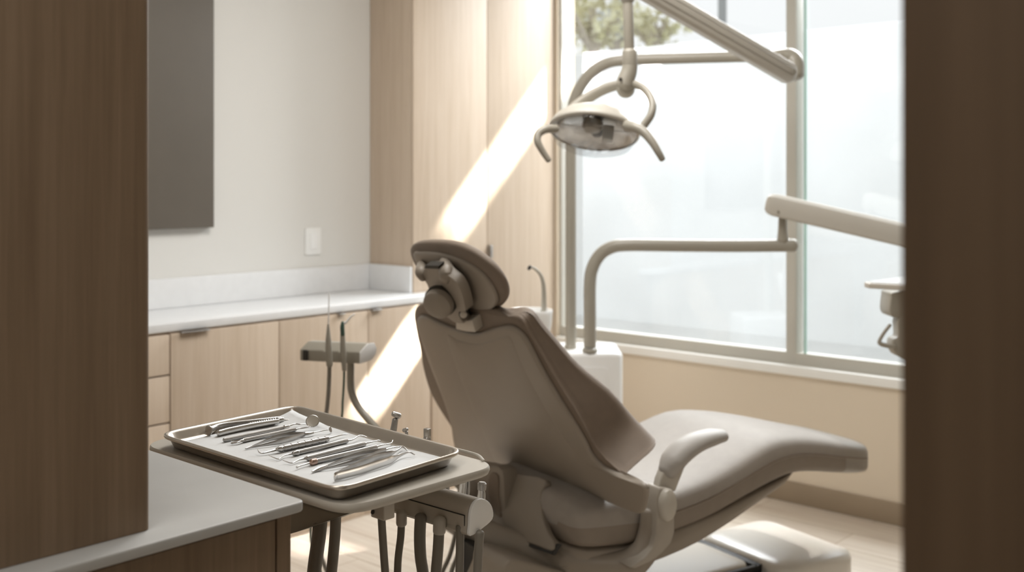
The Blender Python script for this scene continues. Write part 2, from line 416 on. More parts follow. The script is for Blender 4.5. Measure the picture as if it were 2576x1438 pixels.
# light switch
def onleft(px, py): return onplane(px, py, CORN, V)
a = onleft(786, 606); 
t = thing('light_switch', a-Z*.06, 'white rocker light switch on the pale wall above the worktop', 'light switch')
cA = onleft(767, 606); cB = onleft(806, 606); hw = (cB-cA).length/2
build('switch_plate', MB().prism(rrect(a-V*.0005, U*hw, Z*.058, .006), -V*.006), M_SWITCH, t, bevel=.0015)
build('rocker', MB().prism(rrect(a-V*.0066, U*hw*.42, Z*.034, .003), -V*.004), M_WHITE, t, bevel=.001)
# dark grey wall panel
pr = onleft(528, 571); 
tag(build('wall_panel', MB().box(pr-U*1.0-V*.001, U*1.0, -V*.03, Z*1.25), M_PANEL, bevel=.003), 'dark grey flat panel hung on the pale wall above the worktop', 'wall panel')

# ================================================================== FOREGROUND CABINET
hc = .385; ZC = H-hc
C0 = on(771.7, 1258, ZC); C0.z = 0
AXV = V; AXU = U
cp = [C0, C0+AXV*.62, C0+AXV*.62-AXU*1.3, C0-AXU*1.3]
rp = round_poly([p+Z*(ZC-.0125) for p in cp], [.014, .01, .01, .01])
tag(build('worktop', MB().prism(rp, Z*.0125), M_CTRF, bevel=.0025), 'grey stone worktop in the foreground carrying the brown oak cabinet', 'worktop')
t = thing('base_cabinet', C0-AXU*.6+AXV*.3, 'brown oak cabinet below the grey foreground worktop', 'cabinet')
gx = .018                                         # recess
zc = ZC-.0135
build('cabinet_body', MB().box(C0+AXV*(gx+.019)-AXU*.034+Z*0, -AXU*1.2, AXV*.55, Z*(zc-.004)), M_OAKSH, t, bevel=.001)
build('end_panel', MB().box(C0+AXV*gx-AXU*.010, -AXU*.0195, AXV*.58, Z*(zc)), M_OAKSH, t, bevel=.001)
build('door', MB().box(C0+AXV*gx-AXU*.0325+Z*.08, -AXU*.60, AXV*.0185, Z*(zc-.086)), M_OAKSH, t, bevel=.001)
build('door', MB().box(C0+AXV*gx-AXU*.6355+Z*.08, -AXU*.60, AXV*.0185, Z*(zc-.086)), M_OAKSH, t, bevel=.001)
# tower on the worktop
P0 = C0+AXV*.040-AXU*.181
tw = [P0, P0+AXV*.45, P0+AXV*.45-AXU*1.0, P0-AXU*1.0]
tag(build('wall_cabinet', MB().prism(round_poly([p+Z*(ZC+.0006) for p in tw], [.011, .004, .004, .004], 8), Z*1.55), M_OAKSH), 'tall brown oak cabinet standing on the grey foreground worktop', 'cabinet')

# ================================================================== DELIVERY CART
ZT = H-.407; TTH = .013
tbl_px = [(874.5, 1278.5), (1258, 1169), (740, 1031), (349, 1116)]
tbl = [on(x, y, ZT) for x, y in tbl_px]
cart_base = (tbl[3]*.55+tbl[2]*.45); cart_base.z = 0
cart = thing('instrument_cart', cart_base, 'cream dental delivery cart with flat table and handpiece bar', 'cart')
out = round_poly(tbl, [.05, .042, .05, .05], 8)
rings = []
for d, z in ((.006, -TTH), (.002, -TTH+.002), (0, -TTH*.5), (.0005, -.002), (.002, .0)):
    rings.append([p+Z*z for p in inset(out, d)])
mb = MB().stack(rings)
build('table_top', mb, M_PLAST, cart, angle=50)
# raised lip along the far edge
lipc = [p+Z*.001 for p in inset(out, .006)]
n8 = 9
far = [on(x, y, ZT) for x, y in ((1216, 1160), (1203, 1147), (1180, 1139), (1140, 1129), (1000, 1095), (780, 1046))]
build('table_lip', MB().tube([p+Z*.001 for p in far], .0024, 8), M_PLAST, cart)
# bar with handpiece holders
barE = on(1183, 1348, H-.4985)                      # lower front edge, near end
BH = .047; BD = .046
def barp(t, d, z): return barE+V*t+U*d+Z*z         # t along bar (far), d depth, z up
prof = [(0, 0), (.026, .005), (BD, .013), (BD+.001, .026), (BD-.006, .038), (BD-.018, .046), (.016, .0475), (.006, .042), (.001, .03), (0, .015)]
ring = lambda t, s=1: [barp(t, d+.0, z) for d, z in smooth_closed([Vector((a, b, 0)) for a, b in prof], 3) and [(q.x, q.y) for q in smooth_closed([Vector((a, b, 0)) for a, b in prof], 3)]]
bar = build('handpiece_bar', MB().stack([ring(.006), ring(.40)]), M_ARM, cart, angle=30)
build('end_cap', MB().stack([ring(.0), ring(.0055)]), M_WHITE, cart, bevel=.0008)
build('groove_strip', MB().box(barp(.012, -.0012, .0035), V*.16, U*.002, Z*.0225), M_ARM, cart, bevel=.0006)
build('groove', MB().box(barp(.0105, -.0006, .0262), V*.19, U*.002, Z*.0011), M_DARK, cart, smooth=False)
build('groove', MB().box(barp(.0105, -.0006, .006), V*.0011, U*.002, Z*.021), M_DARK, cart, smooth=False)
# mount block with hole
mbk = on(952, 1285, ZT-.03)
build('mount_block', MB().box(at(932, 1300, 1.47), V*-.028, U*.02, Z*.03), M_ARM, cart, bevel=.002)
build('screw_hole', MB().lathe([(.0032, 0), (.0032, .001)], at(937, 1287, 1.463), -V, 12), M_DARK, cart)
# beam under the table to the column
b0 = on(1010, 1255, ZT-.045); b1 = Vector((cart_base.x, cart_base.y, ZT-.05))
build('support_arm', MB().prism([at(975, 1262, 1.62), at(860, 1297, 1.57), at(742, 1339, 1.62), at(600, 1380, 1.73), at(600, 1300, 1.73), at(742, 1262, 1.62), at(900, 1225, 1.62)], U*.05), M_TUBE, cart, bevel=.004)
colb = at(600, 1350, 1.77); colb = Vector((colb.x, colb.y, 0))
build('column', MB().lathe([(.03, .06), (.03, colb.z+ZT-.03)], colb, Z), M_ARM, cart)
bs = MB()
for k in range(5):
    q = 2*math.pi*k/5; bs.tube([colb+Z*.075, colb+Vector((math.cos(q)*.16, math.sin(q)*.16, .058))], [.02, .014], 10, n=1)
build('base', bs, M_ARM, cart)
for k in range(5):
    q = 2*math.pi*k/5; build('caster', MB().lathe([(.018, -.009), (.02, -.005), (.02, .005), (.018, .009)], colb+Vector((math.cos(q)*.16, math.sin(q)*.16, .0205)), Vector((-math.sin(q), math.cos(q), 0)), 16), M_BLACK, cart)
# far holder rail carrying three more handpieces
rl = [at(945, 1160, 1.86), at(1120, 1195, 1.80)]
build('rear_holder', MB().tube(rl, .011, 12, n=1), M_ARM, cart)
build('rear_bracket', MB().tube([rl[0]+Z*-.012, on(960, 1130, ZT-.02)], .008, 10, n=1), M_ARM, cart)

# ---- handpieces on the front bar
def hose_path(p, q1, depth, sway):
    return [p, p+Z*-.06+U*sway*.2, p+Z*-depth*.5+U*sway, p+Z*-depth+U*sway*.5, (p+q1)*.5+Z*-depth*1.05, q1]
def px_path(pts, Y): return [at(x, y, Y+(dy if len(pt) > 2 else 0)) for pt in pts for x, y, dy in [(pt+(0,))[:3]]]
colz = Vector((colb.x, colb.y, .3))
HG = 'handpieces in the cart bar'
def hp_front(px_top, top, bot, xb, label, kind, hose_px, hr, ferrule=None):
    Y = 1.575+(1212-px_top)*.0010
    a = at(px_top, top, Y); b = at(xb, bot, Y)
    t = thing('handpiece', b-Z*.05, label, 'handpiece', HG)
    ax = (a-b)
    if kind == 'head':
        build('handle', MB().tube([b-ax*.15, b+ax*.2, b+ax*.55, b+ax*.84], [.0078, .0068, .0052, .0046], 16), M_STEEL, t)
        build('head', MB().lathe([(.004, -.004), (.0063, -.003), (.0066, .006), (.0045, .0085)], a-Z*.006, Z+U*.1), M_DSTEEL, t)
        build('spray_tube', MB().tube([b+U*-.004+V*-.008, b+ax*.5+V*-.0075, b+ax*.9+V*-.003], .0011, 8), M_STEEL, t)
    else:
        build('handle', MB().tube([b-ax*.15, b+ax*.4, b+ax], [.0085, .0082, .0074], 16), M_STEEL, t)
        build('lever', MB().tube([b+ax*.15-V*.0095, b+ax*.5-V*.0105, b+ax*.98-V*.008], .0016, 8), M_DSTEEL, t)
    if hose_px:
        H1 = [at(x, y, Yy) for x, y, Yy in hose_px]
        e = H1[-1]
        build('hose', MB().tube(H1+[e-Z*.18+V*.02, e-Z*.30+V*.08, colz+Z*.02], hr, 12), M_HOSE, t)
        if ferrule: build('ferrule', MB().tube([at(*ferrule[0]), at(*ferrule[1])], ferrule[2], 12, n=1), M_PLAST, t)
    return t
hp_front(1212, 1216, 1272, 1209, 'chrome angled handpiece nearest the end cap of the bar', 'head', [(1207, 1340, 1.515), (1204, 1380, 1.515), (1201, 1440, 1.515), (1199, 1500, 1.515)], .0064)
hp_front(1170, 1195, 1262, 1164, 'chrome handpiece in the bar, second from the end cap', 'tube', [(1157, 1325, 1.52), (1157, 1380, 1.52), (1156, 1440, 1.52), (1154, 1500, 1.52)], .0060)
hp_front(1118, 1200, 1248, 1115, 'dark chrome handpiece in the bar just below the table edge', 'tube', [(1105, 1322, 1.53), (1102, 1380, 1.53), (1097, 1440, 1.53), (1095, 1500, 1.53)], .0078, ((1106, 1308, 1.53), (1105, 1336, 1.53), .0092))
# hoses of the cart itself
def hose(pts, r, name='hose', fer=None):
    Hh = [at(*p) for p in pts]; e = Hh[-1]
    build(name, MB().tube(Hh+[e-Z*.16+V*.02, e-Z*.28+V*.06, colz+Z*.03], r, 12), M_HOSE, cart)
    if fer: build('ferrule', MB().tube([at(*fer[0]), at(*fer[1])], fer[2], 12, n=1), M_ARM, cart)
hose([(1058, 1300, 1.56), (1056, 1350, 1.56), (1058, 1400, 1.56), (1064, 1440, 1.56), (1070, 1500, 1.56)], .0086)
hose([(1010, 1310, 1.57), (1008, 1350, 1.57), (1002, 1400, 1.57), (1000, 1440, 1.57), (998, 1500, 1.57)], .0055, fer=((1010, 1290, 1.57), (1010, 1316, 1.57), .0080))
hose([(959, 1290, 1.5), (962, 1340, 1.5), (966, 1400, 1.5), (969, 1440, 1.5), (972, 1500, 1.5)], .0056)
hose([(845, 1285, 1.60), (843, 1340, 1.60), (838, 1400, 1.60), (834, 1440, 1.60), (830, 1500, 1.60)], .0082)
hose([(808, 1290, 1.62), (802, 1350, 1.62), (795, 1400, 1.62), (790, 1440, 1.62), (786, 1500, 1.62)], .0108)
#hose([(792, 1310, 1.70), (796, 1360, 1.70), (812, 1410, 1.70), (825, 1440, 1.70), (850, 1500, 1.70)], .0042)
# three rear handpieces whose tips show over the tray
RG = 'handpieces behind the tray'
def hp_rear(p_top, p_bot, Y, label, kind):
    a = at(*p_top, Y); b = at(*p_bot, Y); t = thing('handpiece', b, label, 'handpiece', RG); ax = a-b
    if kind == 0:
        build('handle', MB().tube([b, b+ax*.5, b+ax*.9], [.008, .0066, .0052], 14), M_DSTEEL, t)
        d = (at(985, 1040, Y)-at(1000, 1046, Y)).normalized()
        build('head', MB().tube([a-d*.006, a+d*.005], [.0052, .0048], 12, n=1), M_STEEL, t)
    elif kind == 1:
        build('handle', MB().tube([b, b+ax*.5, b+ax*.93], [.006, .004, .0028], 12), M_DSTEEL, t)
        build('head', MB().tube([a-V*.002, a+V*.006-Z*.003], [.003, .0034], 10, n=1), M_STEEL, t)
    else:
        build('handle', MB().tube([b, b+ax*.8], [.0075, .0065], 14, n=1), M_DSTEEL, t)
        build('head', MB().box(a-V*-.0055-U*.004-Z*.016, -V*.011, U*.008, Z*.018), M_STEEL, t, bevel=.0008)
    q = b-Z*.02
    build('hose', MB().tube([b, b-Z*.012+V*.02, at(880, 1215, 1.80), at(700, 1262, 1.78), colz+Z*.35+V*.03, colz+Z*.08], .005, 10), M_HOSE, t)
hp_rear((996, 1043), (976, 1170), 1.86, 'chrome contra-angle handpiece tip rising above the tray rim', 0)
hp_rear((1022, 1079), (1028, 1185), 1.84, 'small chrome nozzle just showing over the tray rim', 1)
hp_rear((1075, 1080), (1073, 1190), 1.81, 'square-ended chrome handpiece showing over the tray corner', 2)

# ================================================================== TRAY, LINER, INSTRUMENTS
ZR = H-.385; ZF = ZT+.0008
F_, R_, B_, L_ = [on(x, y, ZR) for x, y in ((849, 1229), (1172, 1131), (741, 1017), (396, 1089))]
rim = round_poly([F_, R_, B_, L_], .034, 9)
tray_c = (F_+R_+B_+L_)/4
R2 = []
for d, z in ((.009, ZF), (.0035, ZF), (.0015, ZF+.0015), (-.001, ZF+.002)): pass
ins = lambda d, z: [Vector((p.x, p.y, z)) for p in inset(rim, d)]
rings = [ins(.016, ZF), ins(.0135, ZF+.0006), ins(.0115, ZF+.004), ins(.0055, ZR-.005), ins(.003, ZR-.0035), ins(.0, ZR-.0055), ins(-.0015, ZR-.003), ins(-.0008, ZR-.0004), ins(.001, ZR+.0004),
         ins(.0045, ZR-.0008), ins(.0070, ZR-.004), ins(.0110, ZR-.0125), ins(.0130, ZR-.0150), ins(.0160, ZR-.0155)]
tag(build('instrument_tray', MB().stack(rings), M_TRAY, angle=60), 'shallow stainless steel tray of instruments on the cart table', 'tray')
# liner paper, folded up at the far corner
LZ = ZR-.0144
li = [Vector((p.x, p.y, LZ)) for p in inset(rim, .0185)]
# grid sheet
Lc = [on(x, y, ZR) for x, y in ((849, 1229), (1172, 1131), (741, 1017), (396, 1089))]
c4 = [Vector((p.x, p.y, 0)) for p in [F_, R_, B_, L_]]
def trayuv(s, q): return c4[0]*(1-s)*(1-q)+c4[1]*s*(1-q)+c4[2]*s*q+c4[3]*(1-s)*q      # s: short side F->R, q: long side F->L
ns, nq = 24, 36; v = []; f = []
for i in range(ns+1):
    for j in range(nq+1):
        s = .070+(.905-.070)*i/ns; q = .045+(.935-.045)*j/nq
        # round the near corners of the sheet a little
        p = trayuv(s, q)
        z = LZ
        e = max(0, s-.84)/.07; e2 = max(0, q-.88)/.055
        z += .0035*min(1, e)**1.5*(.55+.45*math.sin(q*9+1))+.0015*min(1, e2)**1.5
        cc = max(0, (s-.55)+(q-.55)-.50)
        z += .045*cc
        z += .0004*math.sin(s*23+q*11)*math.sin(q*31)
        v.append(Vector((p.x, p.y, z)))
for i in range(ns):
    for j in range(nq): f.append((i*(nq+1)+j, (i+1)*(nq+1)+j, (i+1)*(nq+1)+j+1, i*(nq+1)+j+1))
ln = build('paper_liner', MB().add(v, f), M_PAPER, angle=60)
md = ln.modifiers.new('thick', 'SOLIDIFY'); md.thickness = .0002; md.offset = 1
tag(ln, 'white paper liner with a folded corner covering the steel tray', 'paper liner')

IZ = LZ+.0006
def ip(x, y, h=.003): return on(x, y, IZ+h)
IG = 'dental instruments laid out on the tray'
def handle(t, p0, p1, r, knurl=True, rings_=0, m=None):
    r *= .88; a = ip(*p0, r); b = ip(*p1, r); d = b-a; L = d.length; n = 26
    mb = MB(); pr = [(r*.5, -.002), (r*.88, -.001), (r, .0012)]
    m = m or M_DSTEEL
    k = 14
    for i in range(1, k):
        x = L*i/k
        if rings_ and (i % 2): pr += [(r*1.0, x-.0014), (r*.86, x-.0008), (r*.86, x+.0008), (r*1.0, x+.0014)]
        else: pr += [(r*1.0, x)]
    pr += [(r, L-.0012), (r*.88, L+.001), (r*.5, L+.002)]
    mb.lathe(pr, a, d.normalized(), 12 if knurl else 20)
    return build('handle', mb, m, t, angle=25)
def shank(t, pts, r, name='tip', m=None):
    P = [ip(x, y, h) for x, y, h in pts]
    return build(name, MB().tube(P, r, 8, n=5), m or M_STEEL, t)
# 1 forceps, farthest left
t = thing('dental_forceps', ip(620, 1075, 0), 'steel forceps with ribbed grip, furthest left on the tray', 'forceps', IG)
build('handle', MB().tube([ip(527, 1082, .005), ip(560, 1071, .006), ip(640, 1061, .007), ip(706, 1053, .006)], [.0045, .0030, .0026, .0034], 12, rz=[.006, .005, .0045, .0045], up=Z), M_DSTEEL, t)
build('handle', MB().tube([ip(550, 1089, .005), ip(575, 1083, .005), ip(640, 1069, .006), ip(700, 1059, .006)], [.0042, .0044, .0042, .003], 12, rz=[.005, .0055, .005, .004], up=Z), M_STEEL, t)
rb = MB()
for i in range(12):
    k = i/11; p = ip(629+62*k, 1069.5-11.5*k, .0062); d = (ip(691, 1058, 0)-ip(629, 1069.5, 0)).normalized(); rb.lathe([(.0042, -.0009), (.0052, -.0004), (.0052, .0004), (.0042, .0009)], p, d, 14)
build('grip_ribs', rb, M_STEEL, t)
build('end_plate', MB().lathe([(.006, -.001), (.0082, -.0005), (.0082, .0005), (.006, .001)], ip(525, 1082, .0085), (ip(560, 1074, 0)-ip(523, 1083, 0)).normalized(), 20), M_STEEL, t)
build('collar', MB().tube([ip(700, 1057, .005), ip(710, 1055, .005)], .0045, 14, n=1), M_STEEL, t)
build('tip', MB().tube([ip(710, 1056, .004), ip(722, 1055, .004), ip(731, 1055, .003)], [.002, .0028, .0006], 10, rz=[.0015, .0012, .0005], up=Z), M_DSTEEL, t)
# 2 probe
t = thing('dental_probe', ip(640, 1092, 0), 'steel probe with curved tip lying next to the ribbed forceps', 'probe', IG)
handle(t, (564, 1106), (718, 1074), .0036)
build('collar', MB().tube([ip(716, 1074.5, .0036), ip(724, 1072.5, .0036)], .0037, 14, n=1), M_STEEL, t)
shank(t, [(724, 1072, .0036), (742, 1066, .004), (755, 1067, .004), (769, 1066, .004)], [.0016, .0012, .0010, .0008])
# 3 mirror
t = thing('mouth_mirror', ip(680, 1092, 0), 'steel mouth mirror with round glass head leaning up at the rim', 'mouth mirror', IG)
handle(t, (612, 1107), (743, 1079), .0038)
shank(t, [(743, 1079, .0038), (757, 1077, .0045), (776, 1074, .006)], [.0014, .0011, .0010], 'neck')
mc = at(786, 1059, ip(783, 1074, .004).y+.004)
nv = Vector((.12, -.80, .62)).normalized()
mh = build('mirror_head', MB().lathe([(.0088, -.0006), (.0104, -.0012), (.0108, -.0004), (.0108, .0006), (.0102, .0010), (.0094, .0004)], mc, nv, 32), M_STEEL, t)
build('mirror_glass', MB().lathe([(.0095, .0004), (.0095, .0009)], mc, nv, 32), M_MIRROR, mh)
shank(t, [(612, 1107, .0038), (603, 1108, .004), (590, 1109, .0035), (582, 1108, .003)], [.002, .0012, .001, .0012], 'fork')
shank(t, [(610, 1108, .003), (598, 1112, .003), (582, 1114, .002)], [.0016, .001, .0012], 'fork')
# 4 tweezers with disc end
def leafs(t, tip, mid1, mid2, end, w=.0045, th=.0007, m=None):
    m = m or M_DSTEEL
    for sgn, mid in ((1, mid1), (-1, mid2)):
        P = smooth_path([ip(*tip, .0015), ip(*mid, .0042), ip(*end, .004)], 8)
        build('arm', MB().tube(P, [th, th, th*1.3, th*1.3, th], 8, rz=[.0008, .0020, .0042, .0042, .0034], up=Z, n=1), m, t)
t = thing('tweezers', ip(690, 1110, 0), 'closed steel tweezers with points to the left, beside the mouth mirror', 'tweezers', IG)
leafs(t, (617, 1128), (700, 1098), (705, 1110), (768, 1091))
shank(t, [(764, 1091, .004), (778, 1090, .004), (788, 1088, .004)], [.003, .0026, .0018], 'joint')
# 5 small mirror
t = thing('mouth_mirror', ip(800, 1086, 0), 'tiny disc-ended mirror pointing right out of the tweezers', 'mouth mirror', IG)
shank(t, [(782, 1089, .0035), (800, 1085, .004), (828, 1080, .006)], [.0011, .0009, .0008], 'neck')
build('mirror_head', MB().lathe([(.0045, -.0005), (.005, 0), (.0045, .0005)], ip(831, 1080, .006), Vector((.95, -.2, .3)), 20), M_STEEL, t)
# 6 thick scaler
t = thing('dental_scaler', ip(760, 1116, 0), 'scaler with the thickest ring-grooved handle, hook to the left', 'scaler', IG)
handle(t, (703, 1129), (824, 1103), .0052, False, 1, M_DSTEEL)
build('collar', MB().tube([ip(696, 1130, .0048), ip(706, 1128, .005)], [.0026, .0046], 14, n=1), M_STEEL, t)
shank(t, [(698, 1130, .004), (680, 1135, .0035), (662, 1139, .003), (652, 1137, .004), (648, 1129, .006)], [.0022, .0014, .0012, .0009, .0004])
shank(t, [(824, 1102.5, .005), (845, 1097, .005), (862, 1093, .004), (874, 1092, .004)], [.0018, .0012, .0010, .0007])
# 7 explorer
t = thing('dental_explorer', ip(800, 1128, 0), 'explorer with a long bent wire tip, right after the thick scaler', 'explorer', IG)
handle(t, (745, 1139), (873, 1108), .0040)
build('collar', MB().tube([ip(738, 1140.5, .0038), ip(748, 1138, .004)], [.003, .0044], 14, n=1), M_DSTEEL, t)
shank(t, [(740, 1140, .0036), (724, 1143, .003), (713, 1146, .003), (702, 1154, .002), (690, 1151, .002), (676, 1145, .004)], [.0016, .0010, .0009, .0008, .0007, .0004])
shank(t, [(873, 1108, .004), (888, 1105, .004), (902, 1096, .006), (912, 1095, .006), (924, 1099, .004)], [.0016, .0011, .0010, .0008, .0005])
# 8
t = thing('dental_explorer', ip(840, 1136, 0), 'explorer with a slim tapered handle and hooked left tip, middle of the right half', 'explorer', IG)
handle(t, (774, 1152), (917, 1116), .0042)
shank(t, [(776, 1151, .004), (765, 1153, .0036), (750, 1157, .003), (736, 1164, .002), (724, 1162, .002), (711, 1157, .004)], [.0034, .0016, .0010, .0008, .0007, .0004])
shank(t, [(917, 1115, .004), (935, 1111, .004), (953, 1107, .005), (957, 1110, .003)], [.0018, .0010, .0008, .0007])
# 9
t = thing('dental_plugger', ip(870, 1142, 0), 'double-ended plugger with reddish collar and ball tip at the left', 'plugger', IG)
handle(t, (790, 1161), (946, 1124), .0042)
build('collar', MB().tube([ip(784, 1162.5, .0042), ip(793, 1160, .0042)], .0047, 14, n=1), mat('bronze_collar', (.42, .30, .25), .35, metal=1., var=.05), t)
shank(t, [(783, 1163, .004), (765, 1168, .003), (750, 1173, .003), (747, 1175, .0025)], [.0014, .0010, .0009, .0018])
shank(t, [(946, 1123, .004), (965, 1118, .004), (984, 1114, .004), (988, 1107, .006)], [.0016, .0010, .0008, .0010])
# 10 tweezers narrow
t = thing('tweezers', ip(880, 1158, 0), 'open slender tweezers with a hooked right end, second from the tray front', 'tweezers', IG)
leafs(t, (786, 1186), (890, 1147), (900, 1158), (971, 1131))
shank(t, [(786, 1186, .002), (800, 1179, .003), (822, 1171, .003)], [.0014, .0026, .0018], 'point')
shank(t, [(966, 1132, .004), (985, 1126, .005), (1011, 1122.5, .006), (1018, 1126, .005), (1025, 1133, .003)], [.0016, .0010, .0010, .0014, .0007])
# 11 large tweezers
t = thing('tweezers', ip(930, 1170, 0), 'largest tweezers with wide flat arms and bent tips, nearest the tray front edge', 'tweezers', IG)
for P, rz in (([(843, 1198), (880, 1180), (945, 1150), (985, 1139), (998, 1133), (1012, 1123)], 0), ([(843, 1198), (900, 1184), (950, 1168), (984, 1156), (1004, 1146), (1028, 1137), (1043, 1143)], 1)):
    hh = [.006, .0062, .0062, .006, .005, .005] if not rz else [.006, .006, .006, .006, .005, .0055, .004]
    pts = [ip(x, y, h) for (x, y), h in zip(P, hh)]
    build('arm', MB().tube(pts, .0010, 8, rz=([.0055, .0058, .0055, .0035, .0014, .0010] if not rz else [.0056, .0060, .0060, .0058, .0026, .0012, .0010]), up=Z, n=6), M_STEEL if rz else M_DSTEEL, t)
build('joint', MB().tube([ip(842, 1199, .006), ip(851, 1195, .006)], .0016, 8, rz=.0058, up=Z, n=1), M_STEEL, t)

# ================================================================== DENTAL CHAIR
CD = Vector((.85, .527, 0)).normalized(); CW = Vector((CD.y, -CD.x, 0))
CB = on(1400, 1200, .5); CB.z = 0
def CH(a, w, z): return CB+CD*a+CW*w+Z*z
chair = thing('dental_chair', CB, 'taupe upholstered dental chair with raised headrest, seen from behind', 'dental chair')
# base on the floor
bm_ = MB()
def rbx(a0, a1, w0, w1, z0, z1, r, e=.012):
    c = CH((a0+a1)/2, (w0+w1)/2, 0); ex = CD*(a1-a0)/2; ey = CW*(w1-w0)/2; rg = []
    for dd, z in ((.004, z0), (0, z0+.006), (0, z1-e), (e*.3, z1-e*.3), (e, z1), (e*2.6, z1+e*.25)):
        rg.append([p+Z*z for p in inset(rrect(c, ex, ey, r), -dd if False else dd)])
    return MB().stack(rg)
build('base_plate', rbx(-.42, .700, -.20, .075, 0, .145, .05), M_CREAM, chair, angle=50)
build('base_gap', MB().prism([p+Z*.02 for p in rrect(CH(.33, -.05, 0), CD*.42, CW*.15, .04)], Z*.05), M_DARK, chair)
build('base_cover', rbx(.727, 1.065, -.235, .19, 0, .15, .075, .022), M_CREAM, chair, angle=50)
build('base_side', rbx(-.2, .735, .088, .19, 0, .125, .03, .02), M_CREAM, chair, angle=50)
build('gap_seal', MB().box(CH(.699, -.20, .10), CD*.028, CW*.285, Z*.040).box(CH(.10, .074, .10), CD*.61, CW*.016, Z*.040), M_BLACK, chair, bevel=.001)  # black strips laid in the gap to make it read dark, no real seal
build('lift_column', MB().prism([p+Z*.13 for p in rrect(CH(-.17, -.03, 0), CD*.09, CW*.075, .02)], Z*.21), M_BLACK, chair, bevel=.003)
def chplane(w): return lambda x, y, o=0: onplane(x, y, CH(0, w+o, 0), CW)
PA = chplane(.33)
lo = [PA(x, y, -.14) for x, y in [(1262, 1560), (1264, 1450), (1272, 1420), (1291, 1407), (1340, 1415), (1440, 1441), (1560, 1452), (1640, 1450), (1600, 1580)]]
build('lift_arm_cover', MB().prism(smooth_closed(lo, 4), -CW*.16), M_SHELL, chair, bevel=.012)
# seat + leg rest cushion
A_ = [-.105, -.095, -.065, .04, .1, .2, .33, .46, .6, .72, .84, .95, 1.05, 1.12, 1.160, 1.178]
TZ = [.450, .475, .500, .505, .50, .50, .518, .552, .590, .582, .558, .530, .505, .488, .468, .432]
BZ = [.420, .388, .368, .358, .358, .368, .384, .414, .442, .450, .434, .412, .394, .384, .384, .408]
HW = [.16, .215, .250, .268, .272, .275, .275, .272, .262, .240, .218, .202, .188, .168, .130, .06]
def seat_ring(a, tz, bz, hw, n=36, top=3.2):
    c = (tz+bz)/2; h = (tz-bz)/2; R = []
    for k in range(n):
        q = 2*math.pi*k/n; cx = math.cos(q); sx = math.sin(q); p = .42 if sx > 0 else .35
        R.append(CH(a, hw*math.copysign(abs(cx)**.45, cx), c+h*math.copysign(abs(sx)**p, sx)))
    return R
def loft_rows(rows, m=3):
    cols = list(zip(*rows)); return [list(r) for r in zip(*[[v.x for v in smooth_path([Vector((c, 0, 0)) for c in col], m)] for col in cols])]
rows = loft_rows(list(zip(A_, TZ, BZ, HW)), 3)
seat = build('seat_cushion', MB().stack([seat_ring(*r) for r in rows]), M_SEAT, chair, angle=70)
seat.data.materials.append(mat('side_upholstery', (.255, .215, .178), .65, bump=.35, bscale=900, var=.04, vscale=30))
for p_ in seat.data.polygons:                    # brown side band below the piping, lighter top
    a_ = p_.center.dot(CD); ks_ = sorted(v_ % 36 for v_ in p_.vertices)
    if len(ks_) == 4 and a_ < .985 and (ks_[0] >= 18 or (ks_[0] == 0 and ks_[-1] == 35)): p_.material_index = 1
# piping seam along the near and far side of the cushion
for sg in (1, -1):
    P = [CH(a, sg*(hw*1.0+.0005), bz+(tz-bz)*.53) for a, tz, bz, hw in rows[13:-6]]
    build('piping', MB().tube(P, .0022, 6, n=1), M_UPH, seat)
P = [CH(.02, w, .507+.001) for w in (-.25, -.12, 0, .12, .25)]
# creases at the knee
for a_, l in ((.80, .030), (.825, .036), (.85, .022)):
    pass
# seat shell below
A2 = [-.09, -.05, .06, .25, .40, .55, .68, .78]; T2 = [.372, .376, .380, .402, .418, .442, .455, .452]; B2 = [.320, .300, .285, .308, .348, .396, .430, .444]; H2 = [.16, .22, .255, .264, .262, .25, .225, .17]
rows2 = loft_rows(list(zip(A2, T2, B2, H2)), 3)
build('seat_shell', MB().stack([seat_ring(*r) for r in rows2]), M_SHELL, chair, angle=70)
toe = [[p+Vector((0, 0, 0)) for p in seat_ring(a_, t_+.0025, b_-.0035, h_+.003)] for a_, t_, b_, h_ in [(.975, .526, .408, .200), (1.02, .513, .400, .194), (1.07, .501, .391, .184), (1.12, .489, .384, .168), (1.16, .470, .383, .132), (1.181, .434, .406, .062)]]
build('toe_cover', MB().stack(toe, cap0=False), M_TOE, chair, angle=70)
build('foot_lever', MB().tube([PA(1868, 1222, -.12), PA(1885, 1217, -.12), PA(1905, 1211, -.12)], .008, 10, n=1), M_WHITE, chair)
# under frame sweeping to the near hinge
fr = [(-.25, -.22, .385), (-.20, -.08, .350), (-.14, .05, .325), (-.06, .17, .308), (.03, .255, .312), (.085, .285, .35), (.105, .292, .40), (.11, .295, .46)]
build('under_frame', MB().tube([CH(*p) for p in fr], [.032, .034, .034, .036, .036, .030, .022, .018], 20, rz=[.045, .048, .050, .050, .045, .038, .034, .030], up=Vector((-.3*CD.x, -.3*CD.y, .95)) if False else None), M_SHELL, chair, angle=60)
